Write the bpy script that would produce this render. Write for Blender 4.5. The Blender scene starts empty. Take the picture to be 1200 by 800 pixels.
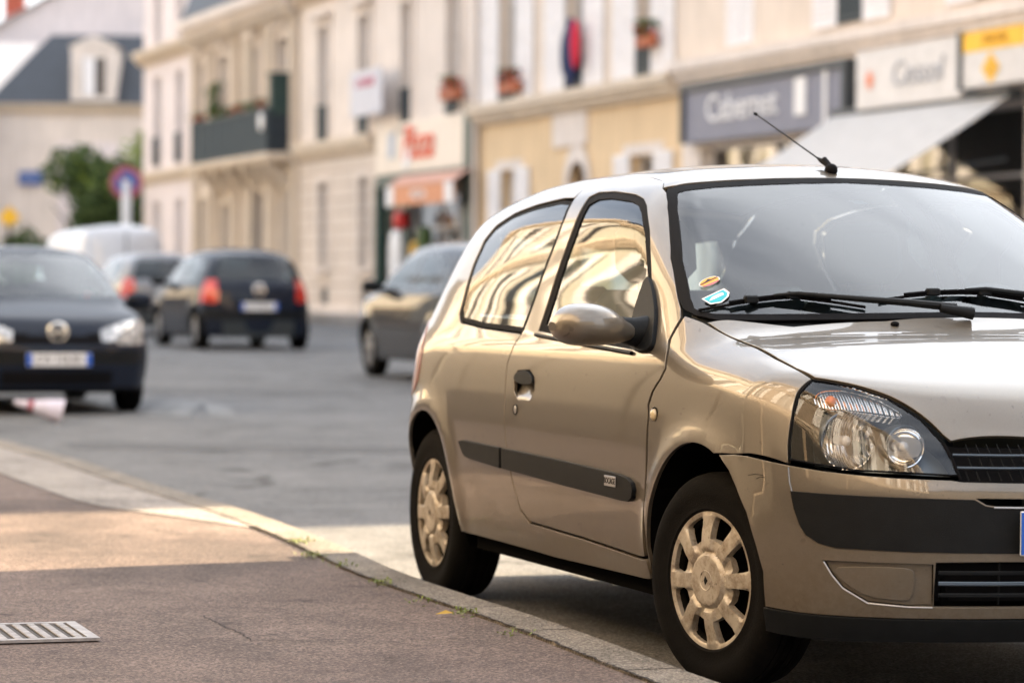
import bpy, math, random
import numpy as np
from mathutils import Matrix, Vector, geometry
random.seed(7); rng=np.random.RandomState(7)
sc=bpy.context.scene; R_=math.radians
# ------------------------------------------------------------------ camera
CZ=1.0702; PIT=-.018684; ROL=.0067358
def cam_axes():
    d=np.array([0,math.cos(PIT),math.sin(PIT)]); r=np.array([1.,0,0]); u=np.cross(r,d)
    return d,r*math.cos(ROL)+u*math.sin(ROL),-r*math.sin(ROL)+u*math.cos(ROL)
cd,cr,cu=cam_axes()
cam=bpy.data.cameras.new('camera'); co=bpy.data.objects.new('camera',cam); sc.collection.objects.link(co); sc.camera=co
M=Matrix.Identity(4)
for i in range(3): M[i][0]=cr[i]; M[i][1]=cu[i]; M[i][2]=-cd[i]
M[2][3]=CZ; co.matrix_world=M
cam.sensor_width=36; cam.lens=108; cam.clip_start=.1; cam.clip_end=1500
cam.dof.use_dof=True; cam.dof.focus_distance=8.25; cam.dof.aperture_fstop=3.1; cam.dof.aperture_blades=0
# ------------------------------------------------------------------ light
SUN_AZ=R_(25); SUN_EL=R_(23)
w=bpy.data.worlds.new('World'); sc.world=w; w.use_nodes=True
wn=w.node_tree; bg=wn.nodes['Background']; sky=wn.nodes.new('ShaderNodeTexSky'); sky.sky_type='NISHITA'
sky.sun_disc=False; sky.sun_elevation=SUN_EL; sky.sun_rotation=R_(90)-SUN_AZ; sky.dust_density=5.0; sky.air_density=1.0; sky.ozone_density=1.0
bg.inputs[1].default_value=.060
# thin white cloud veil, as part of the sky
tc=wn.nodes.new('ShaderNodeTexCoord'); mp=wn.nodes.new('ShaderNodeMapping'); mp.inputs['Scale'].default_value=(1,1,2.2)
nz=wn.nodes.new('ShaderNodeTexNoise'); nz.inputs['Scale'].default_value=2.2; nz.inputs['Detail'].default_value=5
cr1=wn.nodes.new('ShaderNodeValToRGB'); cr1.color_ramp.elements[0].position=.36; cr1.color_ramp.elements[1].position=.62
cr1.color_ramp.elements[0].color=(.30,.30,.30,1); cr1.color_ramp.elements[1].color=(.95,.95,.95,1)
mx=wn.nodes.new('ShaderNodeMixRGB'); mx.inputs[2].default_value=(5.8,6.0,6.4,1)
wn.links.new(tc.outputs['Generated'],mp.inputs[0]); wn.links.new(mp.outputs[0],nz.inputs['Vector']); wn.links.new(nz.outputs['Fac'],cr1.inputs[0])
wn.links.new(cr1.outputs[0],mx.inputs[0]); wn.links.new(sky.outputs[0],mx.inputs[1])
# added bright cloud patch, placed where the windscreen reflects the sky
dp=wn.nodes.new('ShaderNodeVectorMath'); dp.operation='DOT_PRODUCT'; nv=Vector((.36,.62,.70)).normalized(); dp.inputs[1].default_value=nv; wn.links.new(tc.outputs['Generated'],dp.inputs[0])
ad=wn.nodes.new('ShaderNodeMath'); ad.operation='MULTIPLY_ADD'; ad.inputs[1].default_value=.30; wn.links.new(nz.outputs['Fac'],ad.inputs[0]); wn.links.new(dp.outputs['Value'],ad.inputs[2])
cr2=wn.nodes.new('ShaderNodeValToRGB'); cr2.color_ramp.elements[0].position=0; cr2.color_ramp.elements[1].position=1; cr2.color_ramp.interpolation='EASE'
mr=wn.nodes.new('ShaderNodeMapRange'); mr.inputs[1].default_value=.98; mr.inputs[2].default_value=1.16; wn.links.new(ad.outputs[0],mr.inputs[0]); wn.links.new(mr.outputs[0],cr2.inputs[0])
mx2=wn.nodes.new('ShaderNodeMixRGB'); mx2.inputs[2].default_value=(8.6,9.0,9.6,1); wn.links.new(cr2.outputs[0],mx2.inputs[0]); wn.links.new(mx.outputs[0],mx2.inputs[1]); wn.links.new(mx2.outputs[0],bg.inputs[0])
sl=bpy.data.lights.new('sun','SUN'); sl.energy=5.0; sl.angle=R_(.6); sl.color=(1,.78,.50)
so=bpy.data.objects.new('sun',sl); sc.collection.objects.link(so)
sd=Vector((math.cos(SUN_AZ)*math.cos(SUN_EL),math.sin(SUN_AZ)*math.cos(SUN_EL),math.sin(SUN_EL)))
so.rotation_euler=sd.to_track_quat('Z','Y').to_euler(); so.location=(30,10,30)
vs=sc.view_settings; sc.display_settings.display_device='sRGB'; vs.view_transform='Standard'; vs.look='None'; vs.gamma=1; vs.exposure=2.75
sc.render.film_transparent=False
sc.cycles.use_denoising=True
sc.cycles.max_bounces=8; sc.cycles.transparent_max_bounces=12
# ------------------------------------------------------------------ materials
class NT:
    def __init__(s,name):
        s.m=bpy.data.materials.new(name); s.m.use_nodes=True; s.n=s.m.node_tree.nodes; s.l=s.m.node_tree.links
        s.b=s.n['Principled BSDF']; s.out=s.n['Material Output']
    def new(s,t,**k):
        x=s.n.new(t)
        for a,v in k.items(): setattr(x,a,v)
        return x
    def tex(s,kind='Noise',scale=5,detail=4,rough=.6,vec=None,**k):
        x=s.new('ShaderNodeTex'+kind); x.inputs['Scale'].default_value=scale
        if kind=='Noise': x.inputs['Detail'].default_value=detail; x.inputs['Roughness'].default_value=rough
        for a,v in k.items(): setattr(x,a,v)
        if vec is None: vec=s.obj()
        s.l.new(vec,x.inputs['Vector']); return x
    def obj(s,scale=None):
        if not hasattr(s,'_tc'): s._tc=s.new('ShaderNodeTexCoord')
        if scale is None: return s._tc.outputs['Object']
        mp=s.new('ShaderNodeMapping'); mp.inputs['Scale'].default_value=scale; s.l.new(s._tc.outputs['Object'],mp.inputs[0]); return mp.outputs[0]
    def ramp(s,fac,stops):
        r=s.new('ShaderNodeValToRGB'); e=r.color_ramp.elements
        while len(e)<len(stops): e.new(.5)
        for i,(p,c) in enumerate(stops):
            e[i].position=p; e[i].color=(c,c,c,1) if not hasattr(c,'__len__') else (*c,1)
        s.l.new(fac,r.inputs[0]); return r.outputs[0]
    def mix(s,fac,a,b,mode='MIX'):
        x=s.new('ShaderNodeMixRGB',blend_type=mode)
        for i,v in ((0,fac),(1,a),(2,b)):
            if hasattr(v,'node'): s.l.new(v,x.inputs[i])
            else: x.inputs[i].default_value=v if i==0 else (*v,1)
        return x.outputs[0]
    def bump(s,h,strength=.3,dist=.01):
        x=s.new('ShaderNodeBump'); x.inputs['Strength'].default_value=strength; x.inputs['Distance'].default_value=dist
        s.l.new(h,x.inputs['Height']); s.l.new(x.outputs[0],s.b.inputs['Normal'])
    def col(s,c): s.l.new(c,s.b.inputs['Base Color'])
def mat(name,c,rough=.6,metal=0,coat=0,var=.12,vs_=6,bump=0,bs=60,spec=.5,ior=1.5):
    t=NT(name); t.b.inputs['IOR'].default_value=ior; t.b.inputs['Roughness'].default_value=rough; t.b.inputs['Metallic'].default_value=metal
    t.b.inputs['Coat Weight'].default_value=coat; t.b.inputs['Coat Roughness'].default_value=.04
    t.b.inputs['Specular IOR Level'].default_value=spec
    n=t.tex('Noise',vs_); f=t.ramp(n.outputs['Fac'],[(.3,1-var),(.7,1+var*.5)])
    t.col(t.mix(1,c,f,'MULTIPLY'))
    if bump: b=t.tex('Noise',bs,3); t.bump(b.outputs['Fac'],bump,.004)
    return t.m
MATS={}
def stone(name,c,block=None,streak=.12,c2=None):
    t=NT(name); t.b.inputs['Roughness'].default_value=.88
    n=t.tex('Noise',.8,6); f=t.ramp(n.outputs['Fac'],[(.3,1-streak),(.7,1.06)])
    n2=t.tex('Noise',2.2,4,vec=t.obj((3,3,.35))); f2=t.ramp(n2.outputs['Fac'],[(.35,.86),(.6,1.0)])
    col=t.mix(1,t.mix(1,c,f,'MULTIPLY'),f2,'MULTIPLY')
    if block:
        br=t.new('ShaderNodeTexBrick'); mp=t.new('ShaderNodeMapping'); mp.inputs['Rotation'].default_value=(R_(-90),0,0)
        t.l.new(t.obj(),mp.inputs[0]); t.l.new(mp.outputs[0],br.inputs['Vector'])
        br.inputs['Scale'].default_value=1; br.inputs['Brick Width'].default_value=block[0]; br.inputs['Row Height'].default_value=block[1]
        br.inputs['Mortar Size'].default_value=.03; br.inputs['Color1'].default_value=(1,1,1,1); br.inputs['Color2'].default_value=(.93,.93,.93,1); br.inputs['Mortar'].default_value=(.72,.66,.62,1)
        col=t.mix(1,col,br.outputs['Color'],'MULTIPLY')
    t.col(col); g=t.tex('Noise',30,4); t.bump(g.outputs['Fac'],.4,.01); return t.m
def asphalt(name,c,c2,grain=260,crack=0,wet=.85,stain=0,joint=0):
    t=NT(name); t.b.inputs['Roughness'].default_value=wet; t.b.inputs['Specular IOR Level'].default_value=.35
    big=t.tex('Noise',.55,5,.65); mid=t.tex('Noise',3.5,5,.7); fine=t.tex('Voronoi',grain); fine2=t.tex('Noise',grain*.7,3,.8)
    a=t.mix(t.ramp(big.outputs['Fac'],[(.35,0),(.65,1)]),c,c2)
    a=t.mix(1,a,t.ramp(mid.outputs['Fac'],[(.3,.72),(.7,1.18)]),'MULTIPLY')
    a=t.mix(1,a,t.ramp(fine.outputs['Color'],[(.1,.45),(.55,1.0),(.95,2.0)]),'MULTIPLY')
    if crack:
        dn=t.tex('Noise',2.0,5,.7)
        v=t.new('ShaderNodeVectorMath',operation='ADD'); t.l.new(t.obj(),v.inputs[0])
        sv=t.new('ShaderNodeVectorMath',operation='SCALE'); sv.inputs['Scale'].default_value=.35; t.l.new(dn.outputs['Color'],sv.inputs[0]); t.l.new(sv.outputs[0],v.inputs[1])
        cv=t.tex('Voronoi',crack,vec=v.outputs[0],feature='DISTANCE_TO_EDGE')
        msk=t.tex('Noise',.9,2)
        ck=t.ramp(cv.outputs['Distance'],[(.0,0),(.006,.3),(.012,1)])
        ck2=t.mix(t.ramp(msk.outputs['Fac'],[(.48,0),(.56,1)]),(1,1,1),ck)
        a=t.mix(1,a,t.mix(.75,(1,1,1),ck2),'MULTIPLY')
        stn=t.tex('Noise',1.3,3,.5,vec=t.obj((1,.5,1))); a=t.mix(1,a,t.ramp(stn.outputs['Fac'],[(.30,.62),(.44,1.0)]),'MULTIPLY')
    spk=t.tex('Voronoi',grain*.45); a=t.mix(t.ramp(spk.outputs['Distance'],[(.10,.55),(.20,0)]),a,(.38,.33,.29))
    if stain:
        s1=t.tex('Noise',.9,4,.6,vec=t.obj((1,.45,1))); a=t.mix(1,a,t.ramp(s1.outputs['Fac'],[(.36,.60),(.50,1.0)]),'MULTIPLY')
        s2=t.tex('Noise',7,3,.6); a=t.mix(1,a,t.ramp(s2.outputs['Fac'],[(.28,.55),(.36,1.0)]),'MULTIPLY')
    t.col(a)
    h=t.mix(.5,fine.outputs['Distance'],fine2.outputs['Fac']); t.bump(h,.9,.006); return t.m
def glass(name,tint=(.75,.85,.85),trans=.8,ior=1.55,rough=.0):
    t=NT(name); t.n.remove(t.b)
    tr=t.new('ShaderNodeBsdfTransparent'); tr.inputs[0].default_value=(*tint,1)
    gl=t.new('ShaderNodeBsdfGlossy'); gl.inputs['Roughness'].default_value=rough; gl.inputs[0].default_value=(1,1,1,1)
    fr=t.new('ShaderNodeFresnel'); fr.inputs['IOR'].default_value=ior
    mu=t.new('ShaderNodeMath',operation='MULTIPLY_ADD'); mu.inputs[1].default_value=1.0; mu.inputs[2].default_value=.02; mu.use_clamp=True; t.l.new(fr.outputs[0],mu.inputs[0])
    mx=t.new('ShaderNodeMixShader'); t.l.new(mu.outputs[0],mx.inputs[0]); t.l.new(tr.outputs[0],mx.inputs[1]); t.l.new(gl.outputs[0],mx.inputs[2]); t.l.new(mx.outputs[0],t.out.inputs[0])
    # slight waviness of pressed glass
    n=t.tex('Noise',2.6,1.0,.3,vec=t.obj((.8,1,1.5))); b=t.new('ShaderNodeBump'); b.inputs['Strength'].default_value=.5; b.inputs['Distance'].default_value=.0016
    t.l.new(n.outputs['Fac'],b.inputs['Height']); t.l.new(b.outputs[0],gl.inputs['Normal'])
    return t.m
def paint(name,c,metal=.75,rough=.38,dirt=True):
    t=NT(name); b=t.b; b.inputs['Metallic'].default_value=metal; b.inputs['Roughness'].default_value=rough
    b.inputs['Coat Weight'].default_value=1; b.inputs['Coat Roughness'].default_value=.035; b.inputs['Coat IOR'].default_value=1.62
    fl=t.tex('Voronoi',1800); c1=t.mix(1,c,t.ramp(fl.outputs['Color'],[(0,.75),(1,1.25)]),'MULTIPLY')
    if dirt:
        sp=t.new('ShaderNodeSeparateXYZ'); t.l.new(t.obj(),sp.inputs[0])
        n=t.tex('Noise',4.5,6,.7)
        ad=t.new('ShaderNodeMath',operation='MULTIPLY_ADD'); ad.inputs[1].default_value=.45; t.l.new(n.outputs['Fac'],ad.inputs[0]); t.l.new(sp.outputs['Z'],ad.inputs[2])
        dm=t.ramp(ad.outputs[0],[(.44,.85),(.74,.05)])       # road dirt low on the panels
        n2=t.tex('Noise',38,4,.8); dm=t.mix(1,dm,t.ramp(n2.outputs['Fac'],[(.35,.35),(.6,1)]),'MULTIPLY')
        # scattered small scratches and stone chips
        sc_=t.tex('Noise',16,2,.5,vec=t.obj((1.2,3,3))); n3=t.tex('Noise',5,2); 
        s1=t.ramp(sc_.outputs['Fac'],[(.68,0),(.70,1)]); s1=t.mix(1,s1,t.ramp(n3.outputs['Fac'],[(.5,0),(.6,1)]),'MULTIPLY')
        v=t.tex('Voronoi',55); chip=t.ramp(v.outputs['Distance'],[(.07,1),(.10,0)]); n4=t.tex('Noise',9,2); chip=t.mix(1,chip,t.ramp(n4.outputs['Fac'],[(.58,0),(.62,1)]),'MULTIPLY')
        col=t.mix(dm,c1,(.085,.064,.042)); col=t.mix(s1,col,(.11,.09,.07)); col=t.mix(chip,col,(.05,.045,.04)); t.col(col)
        inv=t.ramp(dm,[(0,.95),(.6,.2)]); t.l.new(inv,b.inputs['Coat Weight'])
        mt=t.ramp(dm,[(0,metal),(.7,.1)]); t.l.new(mt,b.inputs['Metallic'])
        n5=t.tex('Noise',2.2,2,.4); t.bump(n5.outputs['Fac'],.05,.002)
        # keep the coat following the same faint waviness
        t.l.new(b.inputs['Normal'].links[0].from_socket,b.inputs['Coat Normal'])
    else: t.col(c1)
    return t.m
MT=dict(
 paint=paint('beige_metallic_paint',(.158,.136,.106),.5,.38),
 black=mat('black_rubber',(.004,.004,.005),.7,bump=.2,bs=300,ior=1.18),
 trim=mat('black_plastic_trim',(.005,.006,.007),.55,var=.3,vs_=20,bump=.25,bs=400,ior=1.28),
 tyre=mat('tyre_rubber',(.0055,.005,.0045),.9,ior=1.2,var=.35,vs_=9,bump=.5,bs=180),
 dark=mat('dark_underside',(.003,.003,.003),.95,ior=1.1),
 chrome=mat('chrome',(.85,.85,.85),.08,1,var=.02),
 glass=glass('side_window_glass',(.70,.82,.80),ior=1.47),
 ws=glass('windscreen_glass',(.86,.96,.98),ior=1.47),
 lens=glass('clear_lamp_lens',(.93,.95,.96),ior=1.45),
 lampin=mat('lamp_housing_grey',(.10,.12,.14),.32,.7,var=.1),
 red=mat('tail_lamp_red',(.50,.02,.01),.15,coat=1),
 amber=mat('amber_bulb',(.75,.20,.02),.2),
 seat=mat('seat_fabric',(.022,.028,.032),.9,bump=.3,bs=200),
 dash=mat('dashboard_plastic',(.02,.022,.024),.6),
 white=mat('white_plastic',(.75,.75,.76),.4),
 blue=mat('plate_blue',(.01,.10,.52),.4),
 cyan=mat('sticker_cyan',(.02,.42,.52),.5), orange=mat('sticker_orange',(.80,.36,.05),.5),
 silver=mat('silver_paint',(.16,.16,.17),.4,.6,coat=.5),
 navy=mat('navy_car_paint',(.001,.005,.016),.6,0,coat=.4,ior=1.25),
 blackcar=mat('black_car_paint',(.003,.003,.005),.6,0,coat=.8,ior=1.3),
 vanw=mat('white_van_paint',(.55,.55,.57),.35,coat=.6),
 bluesign=mat('blue_enamel',(.03,.09,.30),.5), redsign=mat('red_enamel',(.34,.07,.10),.5), yel=mat('yellow_sign',(.85,.48,.02),.5),
 steel=mat('galvanised_steel',(.45,.45,.46),.4,.6),
)
# hubcap: faded paint with dirt
t=NT('hubcap_paint'); t.b.inputs['Metallic'].default_value=.35; t.b.inputs['Roughness'].default_value=.42
n=t.tex('Noise',22,6,.75); n2=t.tex('Noise',90,4,.8)
a=t.mix(t.ramp(n.outputs['Fac'],[(.44,0),(.72,1)]),(.46,.41,.335),(.17,.12,.075)); a=t.mix(t.ramp(n2.outputs['Fac'],[(.62,0),(.70,.9)]),a,(.06,.045,.03)); t.col(a); t.bump(n2.outputs['Fac'],.3,.002); MT['hub']=t.m
# ------------------------------------------------------------------ mesh helpers
def tag(o,label=None,cat=None,group=None,kind=None):
    if label: o['label']=label
    if cat: o['category']=cat
    if group: o['group']=group
    if kind: o['kind']=kind
    return o
def empty(name,loc=(0,0,0),rz=0,label=None,cat=None,group=None):
    o=bpy.data.objects.new(name,None); sc.collection.objects.link(o); o.location=loc; o.rotation_euler=(0,0,rz); o.empty_display_size=.2
    return tag(o,label,cat,group)
class MB:
    def __init__(s): s.v=[];s.f=[];s.n=[];s.cn=False;s.mi=[]
    def add(s,v,f,n=None,mi=0):
        o=len(s.v); s.v+=[tuple(map(float,p)) for p in v]; s.f+=[tuple(int(i)+o for i in q) for q in f]; s.mi+=[mi]*len(f)
        if n is not None: s.cn=True; s.n+=[tuple(map(float,p)) for p in n]
        else: s.n+=[(0,0,0)]*len(v)
        return s
    def box(s,c,d,rot=None,bev=0,mi=0):
        x,y,z=[q/2 for q in d]
        if bev<=0:
            V=[(a*x,b*y,g*z) for a in(-1,1) for b in(-1,1) for g in(-1,1)]
            Fc=[(0,1,3,2),(4,6,7,5),(0,4,5,1),(2,3,7,6),(0,2,6,4),(1,5,7,3)]
        else:
            b=min(bev,x*.9,y*.9,z*.9); V=[];idx={}
            for ax in range(3):
                for sg in(-1,1):
                    for p in((-1,-1),(1,-1),(1,1),(-1,1)):
                        q=[0,0,0]; h=(x,y,z); q[ax]=sg*h[ax]; o=[k for k in range(3) if k!=ax]
                        q[o[0]]=p[0]*(h[o[0]]-b); q[o[1]]=p[1]*(h[o[1]]-b); idx[(ax,sg,p)]=len(V); V.append(tuple(q))
            import itertools
            Fc=[]
            P4=((-1,-1),(1,-1),(1,1),(-1,1))
            def out(f):
                a=np.array([V[i] for i in f]); n_=np.cross(a[1]-a[0],a[2]-a[0]); return f if n_@a.mean(0)>0 else f[::-1]
            for ax in range(3):
                for sg in(-1,1): Fc.append(out([idx[(ax,sg,p)] for p in P4]))
            def vi(ax,s3):
                o=[k for k in range(3) if k!=ax]; return idx[(ax,s3[ax],(s3[o[0]],s3[o[1]]))]
            for ax in range(3):
                a,b2=[k for k in range(3) if k!=ax]
                for sa in(-1,1):
                    for sb in(-1,1):
                        s0=[0,0,0];s0[ax]=-1;s0[a]=sa;s0[b2]=sb; s1=list(s0);s1[ax]=1
                        Fc.append(out([vi(a,s0),vi(a,s1),vi(b2,s1),vi(b2,s0)]))
            for s3 in itertools.product((-1,1),repeat=3): Fc.append(out([vi(0,s3),vi(1,s3),vi(2,s3)]))
        V=np.array(V)
        if rot is not None: V=V@np.array(rot).T
        return s.add(V+np.array(c),Fc,mi=mi)
    def quad(s,a,b,c,d): return s.add([a,b,c,d],[(0,1,2,3)])
    def tube(s,pts,r,n=8,cap=True):
        pts=np.array(pts,float); m=len(pts); r=np.broadcast_to(r,(m,)) if np.ndim(r)<=1 else r
        T=np.gradient(pts,axis=0); T/=np.linalg.norm(T,axis=1)[:,None]+1e-12
        up=np.array([0,0,1.]) if abs(T[0][2])<.9 else np.array([1.,0,0]); A=np.cross(T[0],up); A/=np.linalg.norm(A); V=[]
        for i in range(m):
            A=A-T[i]*(A@T[i]); A/=np.linalg.norm(A); B=np.cross(T[i],A)
            for k in range(n): th=2*math.pi*k/n; V.append(pts[i]+r[i]*(A*math.cos(th)+B*math.sin(th)))
        Fc=[(i*n+k,i*n+(k+1)%n,(i+1)*n+(k+1)%n,(i+1)*n+k) for i in range(m-1) for k in range(n)]
        if cap: Fc+=[tuple(range(n))[::-1],tuple((m-1)*n+k for k in range(n))]
        return s.add(V,Fc)
    def lathe(s,prof,n=48,axis=1,center=(0,0,0)):
        # prof: (radius, along)
        V=[];m=len(prof)
        for k in range(n):
            th=2*math.pi*k/n
            for r,h in prof:
                p=[0,0,0]; o=[q for q in range(3) if q!=axis]; p[o[0]]=r*math.cos(th); p[o[1]]=r*math.sin(th); p[axis]=h; V.append(np.array(p)+np.array(center))
        Fc=[(k*m+j,((k+1)%n)*m+j,((k+1)%n)*m+j+1,k*m+j+1) for k in range(n) for j in range(m-1)]
        return s.add(V,Fc)
    def ell(s,c,r,n=16,m=10,rot=None,e=1.0):
        V=[];
        def pw(a): return math.copysign(abs(a)**e,a)
        for j in range(m+1):
            ph=math.pi*j/m-math.pi/2
            for i in range(n): th=2*math.pi*i/n; V.append((r[0]*pw(math.cos(th))*pw(math.cos(ph)),r[1]*pw(math.sin(th))*pw(math.cos(ph)),r[2]*pw(math.sin(ph))))
        V=np.array(V)
        if rot is not None: V=V@np.array(rot).T
        return s.add(V+np.array(c),[(j*n+i,j*n+(i+1)%n,(j+1)*n+(i+1)%n,(j+1)*n+i) for j in range(m) for i in range(n)])
    def mirror(s):
        o=MB(); o.v=[(x,-y,z) for x,y,z in s.v]; o.f=[q[::-1] for q in s.f]; o.n=[(x,-y,z) for x,y,z in s.n]; o.cn=s.cn; o.mi=list(s.mi); return o
    def join(s,o):
        k=len(s.v); s.v+=o.v; s.f+=[tuple(i+k for i in q) for q in o.f]; s.n+=o.n; s.cn|=o.cn; s.mi+=o.mi; return s
    def build(s,name,m,parent=None,smooth=False,ang=40):
        me=bpy.data.meshes.new(name); me.from_pydata(s.v,[],s.f)
        ms=m if isinstance(m,(list,tuple)) else [m]
        for q in ms: me.materials.append(q)
        if len(ms)>1: me.polygons.foreach_set('material_index',s.mi)
        me.update()
        if s.cn:
            me.polygons.foreach_set('use_smooth',[True]*len(me.polygons)); 
            N=np.array(s.n); 
            vn=np.zeros(len(me.vertices)*3); me.vertices.foreach_get('normal',vn); vn=vn.reshape(-1,3)
            z=(np.abs(N).sum(1)<1e-6); N[z]=vn[z]
            me.normals_split_custom_set_from_vertices(N.tolist())
        elif smooth:
            me.polygons.foreach_set('use_smooth',[True]*len(me.polygons)); me.set_sharp_from_angle(angle=R_(ang))
        o=bpy.data.objects.new(name,me); sc.collection.objects.link(o); o.parent=parent; return o
def rotz(a): c,s=math.cos(a),math.sin(a); return np.array([[c,-s,0],[s,c,0],[0,0,1]])
def roty(a): c,s=math.cos(a),math.sin(a); return np.array([[c,0,s],[0,1,0],[-s,0,c]])
def rotx(a): c,s=math.cos(a),math.sin(a); return np.array([[1,0,0],[0,c,-s],[0,s,c]])
def text_geo(txt,size,shear=0,extr=.004):
    cu_=bpy.data.curves.new('t','FONT'); cu_.body=txt; cu_.size=size; cu_.extrude=extr; cu_.shear=shear; cu_.align_x='CENTER'; cu_.align_y='CENTER'; cu_.resolution_u=3
    o=bpy.data.objects.new('t',cu_); sc.collection.objects.link(o); bpy.context.view_layer.update()
    me=bpy.data.meshes.new_from_object(o.evaluated_get(bpy.context.evaluated_depsgraph_get()))
    V=np.array([v.co[:] for v in me.vertices]); Fc=[tuple(p.vertices) for p in me.polygons]
    bpy.data.objects.remove(o); bpy.data.curves.remove(cu_); bpy.data.meshes.remove(me); return V,Fc
# 2D triangulation conforming to outlines
def inpoly(P,poly):
    x,y=P[:,0],P[:,1]; r=np.zeros(len(P),bool); n=len(poly); j=n-1
    for i in range(n):
        xi,yi=poly[i];xj,yj=poly[j]
        c=((yi>y)!=(yj>y)); 
        with np.errstate(divide='ignore',invalid='ignore'): r^=c&(x<(xj-xi)*(y-yi)/(yj-yi+1e-30)+xi)
        j=i
    return r
def densify(P,step,closed=True):
    P=np.array(P,float); out=[]; n=len(P)
    for i in range(n if closed else n-1):
        a,b=P[i],P[(i+1)%n]; k=max(1,int(math.ceil(np.linalg.norm(b-a)/step)))
        for j in range(k): out.append(a+(b-a)*j/k)
    if not closed: out.append(P[-1])
    return np.array(out)
def chaikin(P,it=2,closed=True):
    P=np.array(P,float)
    for _ in range(it):
        Q=np.roll(P,-1,0) if closed else P[1:]; A=P if closed else P[:-1]
        N=np.empty((2*len(A),P.shape[1])); N[0::2]=.75*A+.25*Q; N[1::2]=.25*A+.75*Q
        if not closed: N=np.vstack([P[:1],N,P[-1:]])
        P=N
    return P
def offset2d(P,d):  # + = grow (for CCW)
    P=np.array(P,float); a=np.sum(P[:,0]*np.roll(P[:,1],-1)-P[:,1]*np.roll(P[:,0],-1))
    T=np.roll(P,-1,0)-np.roll(P,1,0); T/=np.linalg.norm(T,axis=1)[:,None]+1e-12
    N=np.stack([T[:,1],-T[:,0]],1)*(1 if a>0 else -1); return P+N*d
def tri2d(outer,holes,step):
    loops=[np.array(outer)]+[np.array(h) for h in holes]
    V=np.vstack(loops); E=[];o=0
    for L in loops:
        n=len(L); E+=[(o+i,o+(i+1)%n) for i in range(n)]; o+=n
    lo,hi=loops[0].min(0),loops[0].max(0)
    ys=np.arange(lo[1]+step*.5,hi[1],step*.866); G=[]
    for k,y in enumerate(ys):
        xs=np.arange(lo[0]+(k%2)*step/2,hi[0],step); G.append(np.stack([xs,np.full_like(xs,y)],1))
    G=np.vstack(G) if G else np.zeros((0,2))
    if len(G):
        m=inpoly(G,loops[0])
        for h in loops[1:]: m&=~inpoly(G,h)
        G=G[m]
        keep=np.ones(len(G),bool)
        for k in range(0,len(V),200):
            keep&=(((G[:,None,:]-V[None,k:k+200,:])**2).sum(2).min(1)>(step*.55)**2)
        G=G[keep]
    A=[Vector(p) for p in np.vstack([V,G])]
    r=geometry.delaunay_2d_cdt(A,E,[],0,1e-6)
    W_=np.array([p[:] for p in r[0]]); T=np.array([f for f in r[2] if len(f)==3])
    C=W_[T].mean(1); m=inpoly(C,loops[0])
    for h in loops[1:]: m&=~inpoly(C,h)
    T=T[m]
    a=W_[T]; ar=(a[:,1,0]-a[:,0,0])*(a[:,2,1]-a[:,0,1])-(a[:,1,1]-a[:,0,1])*(a[:,2,0]-a[:,0,0])
    T[ar<0]=T[ar<0][:,::-1]
    return W_,T
# ------------------------------------------------------------------ car surface
def ip(v,xs,ys):
    xs=np.asarray(xs,float);ys=np.asarray(ys,float);v=np.clip(v,xs[0],xs[-1])
    h=np.diff(xs);d=np.diff(ys)/h
    m=np.zeros_like(ys);m[0]=d[0];m[-1]=d[-1]
    for i in range(1,len(xs)-1):
        if d[i-1]*d[i]>0:
            w1=2*h[i]+h[i-1];w2=h[i]+2*h[i-1];m[i]=(w1+w2)/(w1/d[i-1]+w2/d[i])
    i=np.clip(np.searchsorted(xs,v)-1,0,len(xs)-2); t=(v-xs[i])/h[i]
    return (2*t**3-3*t**2+1)*ys[i]+(t**3-2*t**2+t)*h[i]*m[i]+(-2*t**3+3*t**2)*ys[i+1]+(t**3-t**2)*h[i]*m[i+1]
def smax(a,b,k):
    h=np.clip(.5+.5*(a-b)/k,0,1);return b*(1-h)+a*h+k*h*(1-h)
def smin(a,b,k): return -smax(-a,-b,k)
TAB=dict(
 Wz=([.1,.18,.25,.35,.5,.62,.72,.80,.87,.92,1.0,1.1,1.2,1.3,1.36,1.5],[.745,.768,.788,.806,.819,.820,.813,.802,.785,.764,.733,.697,.657,.613,.585,.52]),
 Wx=([-3.2,-2.9,-2.472,-1.9,-1.2,-.6,0,.3,.5,.7,.9],[.86,.93,.975,.994,1.0,1.0,.992,.975,.94,.89,.84]),
 H=([-1,-.3,.0,.15,.3,.45,.57,.66,.72,.8,1],[1.0,.985,.955,.935,.905,.866,.822,.772,.725,.64,.4]),
 N=([0,.12,.2,.3,.42,.55,.62,.7,.76,1.0],[.66,.70,.74,.765,.775,.772,.755,.725,.70,.58]),
 R=([-3.4,-3.0,-2.8,-2.6,-2.4,-2.1,-1.8,-1.5,-1.2,-.95,-.8,-.5],[1.13,1.28,1.34,1.385,1.415,1.441,1.452,1.455,1.447,1.427,1.405,1.34]),
 XW=([.8,.93,1.1,1.25,1.38,1.5],[.33,.08,-.235,-.54,-.83,-1.12]),
 XR=([.1,.3,.5,.8,.95,1.1,1.3,1.45],[2.98,3.03,3.035,3.02,2.985,2.91,2.79,2.66]), wb=2.472, kr=.05, kw=.03, gt=.045)
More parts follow.
